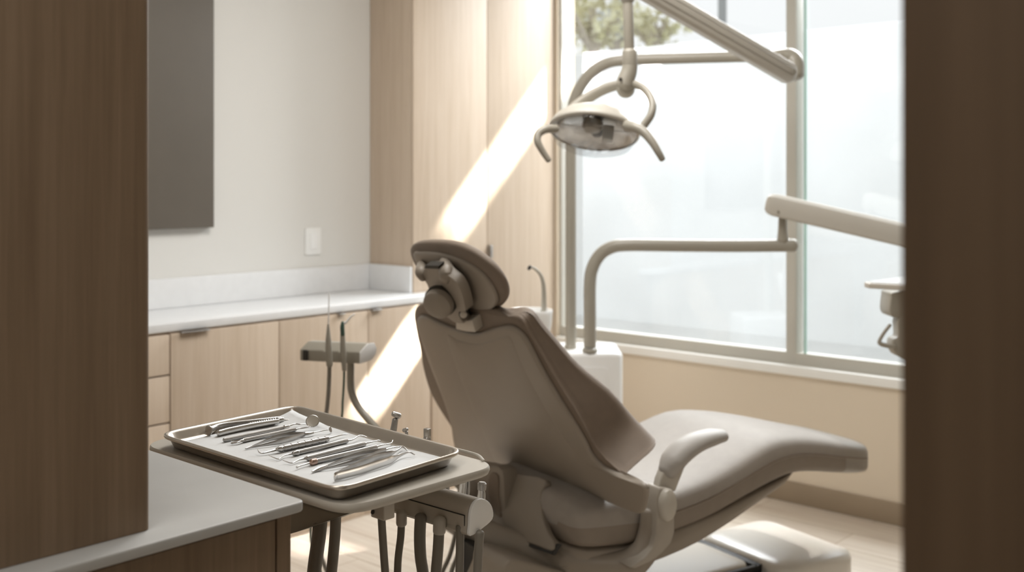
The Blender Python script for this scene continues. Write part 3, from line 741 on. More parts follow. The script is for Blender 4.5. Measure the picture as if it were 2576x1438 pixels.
# near arm bracket
br = [(1660, 1226), (1690, 1229), (1703, 1246), (1704, 1275), (1698, 1295), (1698, 1338), (1689, 1366), (1665, 1393), (1637, 1413), (1600, 1430), (1585, 1428), (1622, 1402), (1643, 1376), (1651, 1345), (1653, 1300), (1654, 1250)]
build('arm_bracket', MB().prism([PA(x, y) for x, y in br], -CW*.062), M_BRK, chair, bevel=.007, bseg=4)
cp_ = PA(1677, 1268, .004)
hub = []
for r_, h_ in [(.76, -.01), (.97, -.004), (1, .004), (.92, .012), (.66, .018), (.25, .0205)]:
    hub.append([cp_+CW*h_+CD*.0275*r_*math.cos(2*math.pi*k/36)+Z*.044*r_*math.sin(2*math.pi*k/36) for k in range(36)])
build('hub_cap', MB().stack(hub), M_PLAST, chair)
po = [(1655, 1236), (1662, 1205), (1672, 1180), (1725, 1172), (1716, 1195), (1700, 1236)]
build('arm_post', MB().prism([PA(x, y, -.02) for x, y in po], -CW*.028), M_PLAST, chair, bevel=.005)
ap = [PA(1679, 1183, -.03), PA(1692, 1160, -.03), PA(1716, 1134, -.03), PA(1750, 1112, -.03), PA(1788, 1099, -.03), PA(1814, 1095, -.03)]
build('armrest', MB().tube(ap, [.026, .040, .042, .041, .037, .028], 22, rz=[.026, .030, .029, .026, .023, .018], up=Z-CD*.5), M_REST, chair, angle=70)
# backrest frame
bu = (CD*-.503+Z*.865).normalized(); nf = (CD*.865+Z*.503).normalized(); B0 = CH(0, 0, .5)
def PB(x, y, o=0): return onplane(x, y, B0+nf*o, nf)
shell_px = [(1050, 812), (1054, 797), (1064, 791), (1080, 795), (1100, 806), (1140, 822), (1196, 836), (1233, 826), (1263, 818), (1286, 817), (1306, 828), (1327, 854), (1365, 925), (1409, 1000), (1444, 1056), (1474, 1107), (1490, 1139), (1516, 1168), (1545, 1186), (1573, 1200), (1600, 1208), (1628, 1222), (1633, 1240), (1628, 1268), (1619, 1287), (1600, 1285), (1555, 1268), (1503, 1246), (1430, 1226), (1368, 1212), (1310, 1200), (1260, 1188), (1225, 1178), (1175, 1172), (1155, 1150), (1143, 1107), (1136, 1060), (1117, 1000), (1090, 930), (1067, 866)]
so = smooth_closed([PB(x, y) for x, y in shell_px], 3)
cc = PB(1345, 1105)
back_shell = build('backrest_shell', pillow(so, -nf, .012, .012, 5.5, 9, cc), M_SHELL, chair, angle=75)
# raised centre panel of the shell with soft creases
pan = [(1124, 842), (1150, 852), (1200, 862), (1245, 850), (1272, 842), (1290, 852), (1325, 930), (1380, 1030), (1430, 1110), (1470, 1170), (1440, 1200), (1370, 1200), (1262, 1176), (1232, 1130), (1190, 1030), (1150, 930)]
pp = smooth_closed([PB(x, y, -.008) for x, y in pan], 3)
build('shell_panel', pillow(pp, -nf, .010, .002, 2.6, 8), M_SHELL, chair, angle=80)
# backrest cushion
R_L = [(1192, 1170), (1180, 1160), (1160, 1130), (1143, 1085), (1112, 1036), (1085, 988), (1066, 930), (1058, 885), (1048, 840), (1041, 800), (1046, 774), (1066, 764)]
R_R = [(1567, 1197), (1568, 1196), (1562, 1192), (1550, 1185), (1496, 1132), (1452, 1052), (1398, 965), (1358, 896), (1326, 840), (1312, 812), (1296, 798), (1276, 796)]
TN = [.100, .126, .138, .146, .150, .128, .092, .074, .062, .055, .045, .024]
rings = []
NR = 3
def interp(lst, m=NR): return [(q.x, q.y) for q in smooth_path([Vector((a, b, 0)) for a, b in lst], m)]
LI, RI = interp(R_L), interp(R_R); TI = [q.x for q in smooth_path([Vector((t_, 0, 0)) for t_ in TN], NR)]
for (lx, ly), (rx, ry), tn in zip(LI, RI, TI):
    Lp = PB(lx, ly, .004); Rp = PB(rx, ry, .004); wd = (Rp-Lp); e = wd.normalized(); W_ = wd.length
    tf = tn*.62+.015; tc = min(tn, .075)*.9; pts = []
    r = min(.018, tn*.4)
    ctrl = [Lp+e*r, Lp+e*W_*.33, Lp+e*W_*.66, Rp-e*r, Rp+nf*r*.9, Rp+nf*tn*.38+e*.001, Rp+nf*tn*.66+e*.002, Rp+nf*(tn-r)+e*.003, Rp+nf*tn-e*r, Rp-e*min(.08, W_*.2)+nf*(tn*.8), Lp+e*W_*.62+nf*tc, Lp+e*W_*.38+nf*tc, Lp+e*min(.08, W_*.2)+nf*(tf*.9), Lp+nf*tf+e*r, Lp+nf*(tf-r), Lp+nf*r*.9]
    rings.append(smooth_closed(ctrl, 3))
def shrink(ring, k, off):
    c = sum(ring, Vector())/len(ring); return [c+(p-c)*k+off for p in ring]
rings = [shrink(rings[0], .55, bu*.004), shrink(rings[0], .85, Vector())]+rings[1:-1]+[rings[-1], shrink(rings[-1], .8, bu*.012), shrink(rings[-1], .4, bu*.016)]
bc = build('backrest_cushion', MB().stack(rings), M_UPH, chair, angle=75)
# side seam piping on the near wing
seam = [PB(x, y, o) for x, y, o in [(1300, 822, .05), (1340, 862, .058), (1392, 950, .072), (1440, 1030, .10), (1484, 1112, .143), (1516, 1162, .150), (1550, 1186, .122)]]
build('piping', MB().tube([p+CW*.003 for p in seam], .0022, 6), M_UPH, bc)
# support tongue from shell to under frame
td = (CD*-.09-Z*.19).normalized(); tn_ = Vector((0, 0, 0)); tn_ = CW.cross(td); tn_ = tn_ if tn_.dot(CD) < 0 else -tn_
TP0 = CH(-.085, 0, .50)
def PT(x, y, o=0): return onplane(x, y, TP0+tn_*o, tn_)
tg = [(1258, 1180), (1310, 1192), (1372, 1205), (1362, 1235), (1361, 1262), (1366, 1305), (1379, 1340), (1394, 1364), (1386, 1384), (1340, 1368), (1283, 1349), (1268, 1318), (1256, 1270), (1255, 1220)]
build('support_plate', MB().prism(smooth_closed([PT(x, y) for x, y in tg], 3), -tn_*.022), M_SHELL, chair, bevel=.004)
build('frame_slot', MB().prism([PT(x, y, -.004) for x, y in [(1276, 1346), (1284, 1344), (1388, 1380), (1400, 1366), (1406, 1366), (1390, 1392), (1384, 1393), (1280, 1356)]], -tn_*.012), M_BLACK, chair)
def PF(x, y, o=0): return onplane(x, y, CH(-.13+o, 0, .4), CD)
build('rear_cover', MB().prism(smooth_closed([PF(x, y) for x, y in [(1180, 1168), (1225, 1172), (1262, 1182), (1268, 1260), (1272, 1345), (1240, 1350), (1190, 1330), (1140, 1305), (1124, 1284), (1150, 1272), (1185, 1268), (1182, 1220)]], 3), CD*.05), M_SHELL, chair, bevel=.006)
build('recess', MB().prism(smooth_closed([PF(x, y, -.004) for x, y in [(1232, 1192), (1252, 1196), (1253, 1245), (1260, 1300), (1240, 1284), (1228, 1240)]], 3), CD*.01), M_UPH, chair, bevel=.002)
# far side bracket glimpsed beside the table
build('far_bracket', MB().tube([CH(-.05, -.25, .47), CH(-.09, -.26, .44), CH(-.14, -.255, .40), CH(-.20, -.23, .37)], [.026, .036, .042, .040], 14), M_SHELL, chair)
# cables
for P in ([(1150, 1300, 3.05), (1146, 1340, 3.05), (1132, 1395, 3.05), (1112, 1440, 3.05), (1080, 1520, 3.08)], [(1172, 1300, 3.02), (1166, 1350, 3.02), (1150, 1400, 3.02), (1135, 1440, 3.02), (1110, 1540, 3.06)]):
    build('cable', MB().tube([at(*q) for q in P]+[Vector((at(*P[-1]).x, at(*P[-1]).y+.05, .01))], .0065, 10), M_HOSE, chair)
# ---- headrest
th = math.radians(58)
hb = CD*-math.cos(th)+Z*math.sin(th); hn = (CD*-math.sin(th)-Z*math.cos(th)).normalized()    # hn: out of its back
HC0 = CH(-.325, 0, 1.081)
HC0 = at(1155, 705, HC0.y)
def PH(x, y, o=0): return onplane(x, y, HC0+hn*o, hn)
hs = [(1045, 633), (1062, 630), (1090, 630), (1118, 634), (1161, 647), (1205, 672), (1238, 706), (1256, 744), (1252, 764), (1236, 775), (1210, 778), (1182, 771), (1148, 752), (1112, 725), (1080, 695), (1056, 663)]
ho = smooth_closed([PH(x, y) for x, y in hs], 4); hcn = sum(ho, Vector())/len(ho)
hp_px = [(1035, 630), (1041, 614), (1058, 607), (1088, 605), (1133, 608), (1170, 618), (1208, 639), (1243, 668), (1268, 702), (1278, 733), (1273, 756), (1255, 773), (1228, 782), (1196, 781), (1158, 768), (1110, 737), (1070, 697), (1046, 660)]
head = build('headrest_cushion', pillow(smooth_closed([PH(x, y, -.012) for x, y in hp_px], 4), -hn, .028, .019, 2.8, 10), M_UPH, chair, angle=75)
hsh = build('headrest_shell', pillow([p+hn*.004 for p in ho], hn, .0095, .006, 5.0, 8), M_SHELL, chair, angle=75)
def plate(name, pts, off, thick, m=M_SHELL, par=None, bev=.004, sm=3):
    P = [PH(x, y, off) for x, y in pts]
    return build(name, MB().prism(smooth_closed(P, sm) if sm else P, -hn*thick), m, par or chair, bevel=bev)
arm = [(1072, 672), (1105, 676), (1128, 694), (1146, 710), (1160, 735), (1168, 765), (1171, 782), (1160, 786), (1157, 800), (1166, 813), (1146, 812), (1128, 800), (1100, 780), (1084, 745), (1074, 715), (1062, 695)]
br_ = plate('headrest_bracket', arm, .056, .030, bev=.006)
build('hinge_lobe', MB().tube([PH(1062, 668, .020), PH(1060, 684, .050), PH(1066, 697, .052)], [.016, .018, .014], 16), M_SHELL, br_)
build('hinge_lobe', MB().tube([PH(1121, 660, .012), PH(1124, 684, .045), PH(1122, 699, .050)], [.018, .0215, .018], 16), M_SHELL, br_)
plate('slot', [(1070, 667), (1104, 668), (1102, 676), (1067, 675)], .0562, .02, M_DARK, br_, 0, 0)  # dark plate standing in for the shadow inside the recess
cap = PH(1105, 761, .082)
cn = (hn*.85+CW*.5).normalized()
build('adjust_knob', MB().lathe([(.038, -.02), (.0415, -.014), (.0425, .006), (.040, .016), (.032, .0215), (.016, .024)], cap, cn, 36), M_SHELL, br_)
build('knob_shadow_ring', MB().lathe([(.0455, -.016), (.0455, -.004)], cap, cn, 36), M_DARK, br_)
plate('neck_block', [(1146, 806), (1170, 806), (1186, 806), (1196, 836), (1172, 834), (1146, 828)], .045, .05, M_ARM, br_, .003, 0)
plate('neck_block', [(1166, 775), (1178, 780), (1192, 832), (1199, 836), (1190, 842), (1146, 832), (1150, 812), (1165, 812)], .018, .02, M_DARK, br_, .002, 0)
build('pivot_bolt', MB().lathe([(.010, -.01), (.010, .004), (.007, .006)], PH(1166, 790, .052), (hn*.5+CW*.8).normalized(), 20), M_ARM, br_)
build('pivot_ring', MB().lathe([(.0125, -.01), (.0125, .0015)], PH(1166, 790, .052), (hn*.5+CW*.8).normalized(), 20), M_DARK, br_)

# ================================================================== UTILITY BOX, SPITTOON, ARMS
ubc = at(1476, 900, 4.36); ubc.z = 0; UZ = H-(872-Y0)/F*4.36
t = thing('utility_box', ubc, 'white utility box below the window carrying the two grey poles', 'utility box')
rg = [[p+Z*z for p in inset(rrect(ubc, Vector((.134, 0, 0)), Vector((0, .15, 0)), .035), d)] for d, z in ((0, .002), (0, UZ-.02), (.003, UZ-.009), (.012, UZ-.002), (.03, UZ))]
build('cabinet_body', MB().stack(rg), M_WHITE, t, angle=50)
build('side_panel', MB().prism(rrect(Vector((ubc.x-.02, ubc.y-.1502, UZ-.30)), Vector((.095, 0, 0)), Z*.245, .02), Vector((0, -.004, 0))), M_WHITE, t, bevel=.0015)
sb = at(1335, 800, 4.12); sb.z = 0; BZt = H-(778-Y0)/F*4.12
t = thing('spittoon', sb, 'round white rinse bowl with slim curved spout beside the window', 'spittoon')
build('bowl', MB().lathe([(.05, BZt-.16), (.068, BZt-.12), (.080, BZt-.06), (.084, BZt-.015), (.085, BZt-.004), (.083, BZt), (.078, BZt-.002), (.070, BZt-.02), (.045, BZt-.045), (.01, BZt-.055)], sb, Z, 40), M_WHITE, t, angle=50)
build('pedestal', MB().lathe([(.075, .0), (.075, .01), (.052, .03), (.048, BZt-.15)], sb, Z, 32), M_WHITE, t)
sp_ = [at(x, y, 4.12) for x, y in [(1367, 800), (1368, 770), (1368, 730), (1365, 705), (1358, 688), (1346, 676), (1334, 671)]]
spo = build('spout', MB().tube(sp_, [.0115, .0105, .009, .0078, .0065, .0052, .0045], 14), M_TUBE, t)
build('spout_tip', MB().tube([at(1334, 670, 4.12), at(1330, 676, 4.12)], .0065, 12, n=1), M_BLACK, spo)

# operating light
lp = at(1435, 868, 4.32)
t = thing('operating_light', lp, 'overhead dental lamp with curved handles on a jointed grey arm', 'dental lamp')
tube = lambda nm, px, r, par, m=M_TUBE, **k: build(nm, MB().tube([at(*q) for q in px], r, 18, **k), m, par)
tube('pole', [(1436, 869, 4.32), (1436, 600, 4.32), (1436, 400, 4.32), (1437, 300, 4.31), (1447, 245, 4.3), (1476, 195, 4.28), (1515, 165, 4.26), (1565, 152, 4.23), (1700, 147, 4.18), (1850, 143, 4.13), (1985, 140, 4.08)], .0222, t, dome=False)
build('pole_collar', MB().lathe([(.0255, 0), (.0245, .012), (.021, .016)], Vector((lp.x, lp.y, UZ-.001)), Z, 24), M_TUBE, t)
tube('elbow', [(1950, 141, 4.09), (1985, 142, 4.09), (2000, 158, 4.08), (2001, 188, 4.07)], [.024, .032, .034, .033], t)
sa = [(1992, 188), (1860, 113), (1700, 20), (1600, -38)]
P = [at(1982, 183, 3.96), at(1860, 112, 3.86), at(1700, 18, 3.73), at(1590, -46, 3.62)]
arm_up = Vector((.35, 0, .94))
ax = (P[-1]-P[0]).normalized(); q1 = (Z-ax*ax.z).normalized(); q2 = ax.cross(q1)
rg = []
for i, p in enumerate(P):
    s = [1, .98, .94, .9][i]; c = p
    rg.append([c+q1*(y*.040*s)+q2*(x*.030*s) for x, y in ((.5, -1), (.9, -.75), (1, -.2), (1, .3), (.8, .8), (.3, 1), (-.3, 1), (-.8, .8), (-1, .3), (-1, -.2), (-.9, -.75), (-.5, -1))])
rg = [[P[0]-ax*.028+(v-P[0])*.6 for v in rg[0]], [P[0]-ax*.016+(v-P[0])*.88 for v in rg[0]]]+rg
spa = build('spring_arm', MB().stack(rg), M_PLAST, t, angle=30)
for k in (-.012, .012):
    build('arm_groove', MB().tube([p+q1*k-q2*.0305*s*(1 if q2.y > 0 else -1) for p, s in zip(P, (1, .98, .94, .9))], .0011, 6, n=1), M_TUBE, spa)
build('pivot_screw', MB().lathe([(.010, 0), (.010, .004)], P[0]-q2*(.031 if q2.y > 0 else -.031), -q2 if q2.y > 0 else q2, 16), M_TUBE, spa)
LY = 3.55
tube('top_joint', [(1596, -46, LY+.03), (1580, -40, LY), (1579, 0, LY)], [.03, .03, .022], t)
tube('drop_tube', [(1578, -50, LY), (1583, 132, LY)], .0172, t, n=1)
tube('swivel_collar', [(1584, 132, LY), (1585, 172, LY)], .0250, t, n=1)
tube('neck', [(1585, 165, LY), (1582, 182, LY), (1575, 200, LY), (1571, 214, LY)], [.025, .027, .029, .030], t)
build('pivot_nub', MB().lathe([(.012, -.02), (.026, -.016), (.030, -.004), (.030, .006), (.024, .014)], at(1574, 224, LY), Vector((.1, -1, -.1)), 24), M_TUBE, t)
build('neck_screw', MB().lathe([(.006, 0), (.006, .003)], at(1561, 200, LY-.028), Vector((0, -1, 0)), 12), M_DARK, t)
yk = [(1408, 302, 3.56), (1432, 283, 3.60), (1462, 258, 3.61), (1510, 229, 3.60), (1555, 214, 3.575), (1598, 212, 3.54), (1626, 228, 3.50), (1641, 258, 3.46), (1638, 288, 3.44), (1618, 318, 3.44)]
build('yoke', MB().tube([at(*q) for q in yk], [.020, .019, .017, .0155, .0145, .013, .0125, .0125, .0125, .013], 16, rz=[.020, .021, .021, .019, .018, .015, .014, .014, .014, .014]), M_TUBE, t)
Hc = at(1494, 333, 3.52); nl = Vector((-.13, -.36, -.92)).normalized(); RH = .148
hx = (Vector((1, 0, 0))-nl*nl.x).normalized(); hy = nl.cross(hx); hy = hy if hy.y < 0 else -hy
def hring(r, h, sx=1., sy=1., off=(0, 0), n=44): return [Hc-nl*h+hx*(r*sx*math.cos(2*math.pi*k/n)+off[0])+hy*(r*sy*math.sin(2*math.pi*k/n)+off[1]) for k in range(n)]
hous = [hring(RH*.97, -.004), hring(RH*1.01, -.001), hring(RH*1.02, .004), hring(RH*1.0, .012), hring(RH*.92, .033), hring(RH*.76, .054), hring(RH*.56, .070, off=(.005, 0)), hring(RH*.38, .079, off=(.012, .0)), hring(RH*.30, .090, off=(.015, 0)), hring(RH*.15, .093, off=(.015, 0))]
hd = build('lamp_housing', MB().stack(hous, cap0=False).stack([hring(RH*.97, -.004), hring(RH*.955, -.002), hring(RH*.955, .006)], False, False), M_PLAST, t, angle=50)
refl = [hring(RH*.955, .004), hring(RH*.86, .014), hring(RH*.66, .027), hring(RH*.42, .034), hring(RH*.12, .037)]
build('reflector', MB().stack(refl, cap0=False), M_STEEL, hd, angle=50)
shd = [hring(RH*.955, -.004), hring(RH*.95, -.012), hring(RH*.86, -.036), hring(RH*.62, -.052), hring(RH*.3, -.060), hring(RH*.06, -.061)]
build('clear_shield', MB().stack(shd, cap0=False), M_CLEAR, hd, angle=60)
build('bulb_cover', MB().lathe([(.034, 0), (.034, .018), (.026, .030), (.010, .034)], Hc+nl*-.030+hx*-.008+hy*.014, nl, 28), M_TUBE, hd)
build('bulb_bracket', MB().box(Hc-nl*.02+hx*.028+hy*.0, hx*.036, nl*.052, hy*.03), M_TUBE, hd, bevel=.003)
build('bulb_socket', MB().lathe([(.020, 0), (.022, .01), (.014, .02)], Hc-nl*.034+hx*.012-hy*.055, nl, 20), M_BLACK, hd)
build('bulb_bar', MB().tube([Hc-nl*.016-hx*RH*.9, Hc-nl*.014+hx*.0, Hc-nl*.016+hx*RH*.9], .0022, 8), M_STEEL, hd)
tube('handle', [(1398, 324, 3.44), (1372, 325, 3.42), (1354, 338, 3.41), (1353, 358, 3.40), (1366, 382, 3.40), (1380, 403, 3.40)], [.014, .014, .0125, .0115, .0105, .0095], t)
tube('handle', [(1578, 316, 3.40), (1600, 321, 3.37), (1622, 334, 3.35), (1642, 358, 3.33), (1656, 382, 3.32), (1666, 400, 3.32)], [.0185, .0165, .0155, .0135, .0115, .0100], t)

# second arm: carries the tray table at the right
dp = at(1484, 868, 4.24)
t = thing('delivery_arm', dp, 'bent grey pole with jointed arm reaching right across the window', 'swing arm')
tube('pole', [(1484, 872, 4.24), (1484, 790, 4.24), (1484, 720, 4.24), (1489, 678, 4.24), (1508, 642, 4.24), (1538, 622, 4.23), (1580, 616, 4.22), (1700, 617, 4.20), (1850, 618, 4.18), (1992, 617, 4.15)], .0250, t, dome=False)
build('pole_collar', MB().lathe([(.031, 0), (.030, .012), (.0255, .016)], Vector((dp.x, dp.y, UZ-.001)), Z, 24), M_TUBE, t)
tube('end_cap', [(1986, 617, 4.152), (1997, 617, 4.15)], .0262, t, n=1)
tube('pivot_post', [(1969, 604, 4.15), (1969, 575, 4.15), (1970, 535, 4.15)], [.022, .018, .017], t, n=1)
A = at(1952, 516, 4.12); B = at(2340, 606, 3.86); ax = (B-A).normalized(); q1 = (Z-ax*ax.z).normalized(); q2 = ax.cross(q1); rg = []
oct_ = ((.5, -1), (.9, -.8), (1, -.3), (1, .3), (.85, .75), (.4, 1), (-.4, 1), (-.85, .75), (-1, .3), (-1, -.3), (-.9, -.8), (-.5, -1))
for k, s in ((-.036, .62), (-.03, .8), (-.018, .95), (0, 1), (.5, 1), (1, 1)):
    c = A+ax*(k if k < 0 else k*(B-A).length); rg.append([c+q1*y*.0425*s+q2*x*.032*s for x, y in oct_])
spa = build('spring_arm', MB().stack(rg), M_PLAST, t, angle=30)
build('pivot_screw', MB().lathe([(.006, 0), (.006, .003)], at(1958, 533, 4.085), Vector((0, -1, 0)), 12), M_TUBE, spa)
tube('drop_post', [(2335, 606, 3.87), (2338, 660, 3.87), (2338, 706, 3.87)], .02, t, n=1)
TZ2 = 1.023
tb = [on(2174, 709, TZ2), on(2260, 697, TZ2), on(2420, 676, TZ2), on(2560, 700, TZ2), on(2420, 727, TZ2), on(2262, 716, TZ2), on(2186, 712, TZ2)]
build('tray_table', MB().prism(tb, -Z*.017), M_ARM, t, bevel=.002)
build('tray_mat', MB().prism([p+Z*.0006 for p in inset(tb, .012)] if True else tb, Z*.002), M_STEEL, t)
Yh = 3.6
build('control_head', MB().prism(smooth_closed([at(x, y, Yh) for x, y in [(2249, 735), (2242, 745), (2239, 765), (2238, 782), (2243, 795), (2256, 799), (2300, 800), (2330, 798), (2330, 735)]], 3), Vector((0, .10, 0))), M_TUBE, t, bevel=.006)
build('handle', MB().tube([at(2239, 817, Yh), at(2225, 835, Yh), at(2214, 853, Yh), at(2213, 862, Yh), at(2222, 867, Yh), at(2250, 872, Yh)], [.006, .006, .006, .0075, .008, .008], 10), M_TUBE, t)
build('lower_body', MB().prism(smooth_closed([at(x, y, Yh) for x, y in [(2300, 800), (2262, 800), (2262, 845), (2249, 853), (2245, 872), (2250, 884), (2262, 897), (2300, 900)]], 3), Vector((0, .06, 0))), M_TUBE, t, bevel=.004)

# assistant holder with suction tools
Ya = 3.15
p0 = at(906, 915, Ya); p1 = at(754, 907, Ya+.08); e = (p1-p0)
t = thing('suction_holder', at(882, 1000, Ya+.05), 'small grey holder on a curved stem between tray and headrest', 'tool holder')
pr = [(0, 0), (0, .034), (.03, .056), (.055, .056), (.064, .040), (.062, .022), (.045, .006)]
rgf = lambda q: [p0+e*q+U*d+Z*z for d, z in pr]
build('holder_bar', MB().stack([rgf(.012), rgf(1)]), M_TUBE, t, bevel=.003)
build('end_cap', MB().stack([rgf(0), rgf(.012)]), M_WHITE, t, bevel=.001)
for q in (.52, .27, .86):
    build('clip', MB().box(p0+e*q-Vector((0, .006, 0))+Z*.002, e.normalized()*.018, Vector((0, .012, 0)), Z*.032), M_DARK if q == .86 else M_TUBE, t, bevel=.003)
build('stem', MB().tube([at(882, 905, Ya+.06), at(882, 960, Ya+.06), at(886, 990, Ya+.05), at(902, 1024, Ya+.04), at(930, 1058, Ya+.02), at(965, 1095, Ya), at(1050, 1150, Ya-.02), at(1150, 1215, Ya-.05), CH(-.2, -.2, .42)], .0112, 16), M_TUBE, t)
SG = 'suction tools in the small holder'
t = thing('saliva_ejector', at(826, 900, Ya-.01), 'slim suction tool with a thin white tip, left one in the small holder', 'suction tool', SG)
build('handle', MB().tube([at(829, 918, Ya-.012), at(827, 880, Ya-.012), at(826, 850, Ya-.012), at(826, 815, Ya-.012)], [.0095, .0100, .0080, .0028], 14), M_TUBE, t)
build('tip', MB().tube([at(826, 816, Ya-.012), at(827, 780, Ya-.012), at(828, 735, Ya-.012)], .0020, 8, n=1), M_WHITE, t)
build('hose', MB().tube([at(829, 912, Ya-.012), at(828, 950, Ya), at(826, 990, Ya), at(821, 1040, Ya), at(806, 1150, Ya), at(796, 1280, Ya), at(796, 1350, Ya), at(812, 1410, Ya), at(828, 1450, Ya), at(860, 1525, Ya), at(940, 1560, Ya+.03), CH(-.41, -.06, .05)], .0062, 12), M_HOSE, t)
t = thing('air_syringe', at(862, 900, Ya-.01), 'air syringe with dark green collar and angled tip, right one in the small holder', 'syringe', SG)
build('handle', MB().tube([at(866, 930, Ya-.012), at(864, 890, Ya-.012), at(862, 850, Ya-.012), at(862, 828, Ya-.012)], [.0065, .0090, .0075, .006], 14), M_TUBE, t)
build('collar', MB().tube([at(862, 842, Ya-.014), at(861, 822, Ya-.014), at(862, 810, Ya-.014)], [.0062, .0066, .004], 12), M_GREEN, t)
build('tip', MB().tube([at(863, 815, Ya-.012), at(873, 808, Ya-.012), at(882, 797, Ya-.012), at(892, 790, Ya-.012)], [.004, .0035, .0028, .002], 10), M_WHITE, t)
build('hose', MB().tube([at(866, 926, Ya-.01), at(865, 965, Ya), at(862, 1010, Ya), at(858, 1060, Ya), at(830, 1160, Ya), at(790, 1270, Ya+.02), at(782, 1350, Ya+.03), at(800, 1420, Ya+.03), at(818, 1460, Ya+.02), at(850, 1530, Ya), at(930, 1570, Ya), CH(-.41, .0, .05)], .0034, 10), M_GREEN, t)

# ================================================================== OUTSIDE
struct(build('ground', MB().box(uv(aW+.2, -30, -.4), U*60, V*60, Z*.05), M_GROUND, smooth=False))
def tree(cx, cy, Y, rad, label, leaf, n=260, spread=(1, 1, .8)):
    c = at(cx, cy, Y); t = thing('tree', Vector((c.x, c.y, -.35)), label, 'tree', 'trees beyond the window')
    mb = MB().tube([Vector((c.x, c.y, -.35)), Vector((c.x+.1, c.y, c.z*.5)), c], [.18, .14, .06], 10)
    for k in range(7):
        q = random.random()*6.28; mb.tube([c-Z*rad*.8, c+Vector((math.cos(q), math.sin(q), random.uniform(-.2, .6)))*rad*.7], [.06, .015], 6, n=1)
    build('trunk', mb, M_BARK, t)
    lf = MB()
    cl = [c+Vector((random.gauss(0, .5)*spread[0], random.gauss(0, .5), random.gauss(0, .45)*spread[2]))*rad for _ in range(16)]
    for k in range(n):
        p = random.choice(cl)+Vector((random.gauss(0, 1), random.gauss(0, 1), random.gauss(0, 1)))*rad*.16
        a = Vector((random.gauss(0, 1), random.gauss(0, 1), random.gauss(0, 1))).normalized(); b = a.cross(Vector((random.gauss(0, 1), .3, 1))).normalized(); s = random.uniform(.05, .12)
        lf.add([p-a*s, p+b*s*.5, p+a*s, p-b*s*.5], [(0, 1, 2, 3)])
    build('foliage', lf, leaf, t, smooth=False)
tree(1490, 25, 17, .80, 'blurred pale yellow tree seen left of the lamp tube through the top of the window', M_LEAF, 620)
tree(1550, 70, 20, .60, 'grey green tree just left of the lamp tube, behind the yellow one', M_LEAF2, 420)
tree(1645, 68, 18, .50, 'small yellow green tree right of the lamp tube beyond the window', M_LEAF, 360)
pb = at(1817, 90, 16)
tag(build('street_pole', MB().tube([Vector((pb.x, pb.y, -.35)), Vector((pb.x, pb.y, 6.5))], .065, 10, n=1), M_POLE), 'thin grey pole standing outside beyond the window top', 'pole')

fw = Vector((0, 9.5, -.4))
struct(build('wall_garden', MB().box(uv(aW+6.5, -14, -.4), U*.15, V*40, Z*3.35), mat('garden_wall_white', (.86, .88, .88), .9, var=.015, vscale=1.5), smooth=False))
# ================================================================== LIGHT
w = bpy.data.worlds.new('sky'); sc.world = w; w.use_nodes = True; nt = w.node_tree; N = nt.nodes.new; L = nt.links.new
bg = nt.nodes['Background']; tc = N('ShaderNodeTexCoord'); sx = N('ShaderNodeSeparateXYZ'); L(tc.outputs['Generated'], sx.inputs[0])
r = N('ShaderNodeValToRGB'); e = r.color_ramp.elements; e[0].position = .47; e[0].color = (.88, .90, .89, 1); e[1].position = .60; e[1].color = (.96, .98, 1.0, 1)
mr = N('ShaderNodeMapRange'); mr.inputs['From Min'].default_value = -1; L(sx.outputs['Z'], mr.inputs['Value']); L(mr.outputs[0], r.inputs['Fac']); L(r.outputs['Color'], bg.inputs['Color'])
bg.inputs['Strength'].default_value = 1.1
def area(name, loc, direction, sx_, sy_, power, col=(1, 1, 1), spread=180, xdir=None):
    l = bpy.data.lights.new(name, 'AREA'); l.shape = 'RECTANGLE'; l.size = sx_; l.size_y = sy_; l.energy = power; l.color = col; l.spread = math.radians(spread)
    o = bpy.data.objects.new(name, l); COL.objects.link(o); z = -Vector(direction).normalized(); x = Vector(xdir) if xdir is not None else Vector((1, 0, 0)).cross(z).cross(z) if False else V
    x = (x-z*x.dot(z)).normalized(); y = z.cross(x)
    o.matrix_world = Matrix((( x.x, y.x, z.x, loc[0]), (x.y, y.y, z.y, loc[1]), (x.z, y.z, z.z, loc[2]), (0, 0, 0, 1)))
    return o
bc_ = (bWl+bWr)/2
area('sky_light', uv(aW+1.5, bc_+.8, 3.3), -U*.80-Z*.62, 3.4, 1.6, 390, (.96, .98, 1))
area('ceiling_light', uv(-.2, .9, CEILZ-.03), -Z, 1.2, 1.2, 24, (1, .965, .91))  # unseen lamp added as fill for the dark camera side
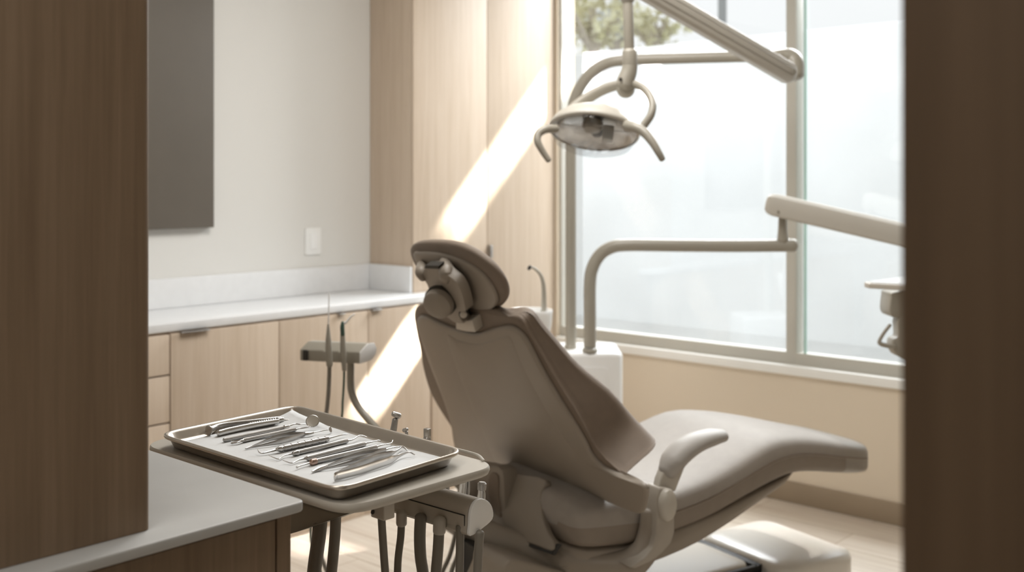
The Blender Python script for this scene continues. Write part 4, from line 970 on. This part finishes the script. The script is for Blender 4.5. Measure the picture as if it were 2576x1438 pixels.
area('ceiling_light', uv(aW-1.9, bL-1.7, CEILZ-.03), -Z, .9, 1.2, 37, (1, .97, .93))  # second unseen fill, added to lift the far cabinets
# shafts of low sun coming in past the window edge
SD = (U*-1+V*.35-Z*1.01).normalized()
def shaft(name, c, half_len, half_th, power, dist=3.2):
    S = (U*-1-Z*1.01).normalized(); e2 = SD.cross(S).normalized(); e1 = e2.cross(SD).normalized()
    k = abs(S.dot(e1))
    return area(name, c-SD*dist, SD, 2*half_len*k, 2*half_th, power, (1, .95, .86), 1.2, xdir=e1)
pA = onplane(1385, 205, CABL, V); pB = onplane(1140, 585, CABL, V)
shaft('sun_shaft', (pA+pB)/2, (pA-pB).length/2, .085, 3)
fc = fl-V*.02
pA = onplane(1055, 830, fc, V); pB = onplane(930, 1010, fc, V)
shaft('sun_shaft', (pA+pB)/2, (pA-pB).length/2+.03, .075, 3)
def patch(c, sx_, sy_, power): return area('sun_shaft', c-SD*3.2, SD, sx_, sy_, power, (1, .95, .86), 1.2, xdir=V)
patch(on(1990, 1345, .15), .36, .26, .3)
patch(on(790, 1372, 0), .30, .14, .35)

# ================================================================== CAMERA
cd = bpy.data.cameras.new('camera'); cam = bpy.data.objects.new('camera', cd); COL.objects.link(cam); sc.camera = cam
cam.location = CAM; cam.rotation_euler = (math.pi/2, 0, 0)
cd.sensor_width = 36; cd.lens = F/2576*36; cd.shift_y = -(719-Y0)/2576; cd.clip_start = .02
cd.dof.use_dof = True; cd.dof.focus_distance = 1.66; cd.dof.aperture_fstop = 4.6
sc.view_settings.view_transform = 'Standard'; sc.view_settings.look = 'None'; sc.view_settings.gamma = 1; sc.view_settings.use_curve_mapping = False
sc.view_settings.exposure = 0.0
sc.cycles.use_denoising = True
sc.cycles.max_bounces = 10; sc.cycles.diffuse_bounces = 5; sc.cycles.glossy_bounces = 4; sc.cycles.transparent_max_bounces = 12
sc.cycles.sample_clamp_indirect = 6; sc.cycles.caustics_reflective = False; sc.cycles.caustics_refractive = False
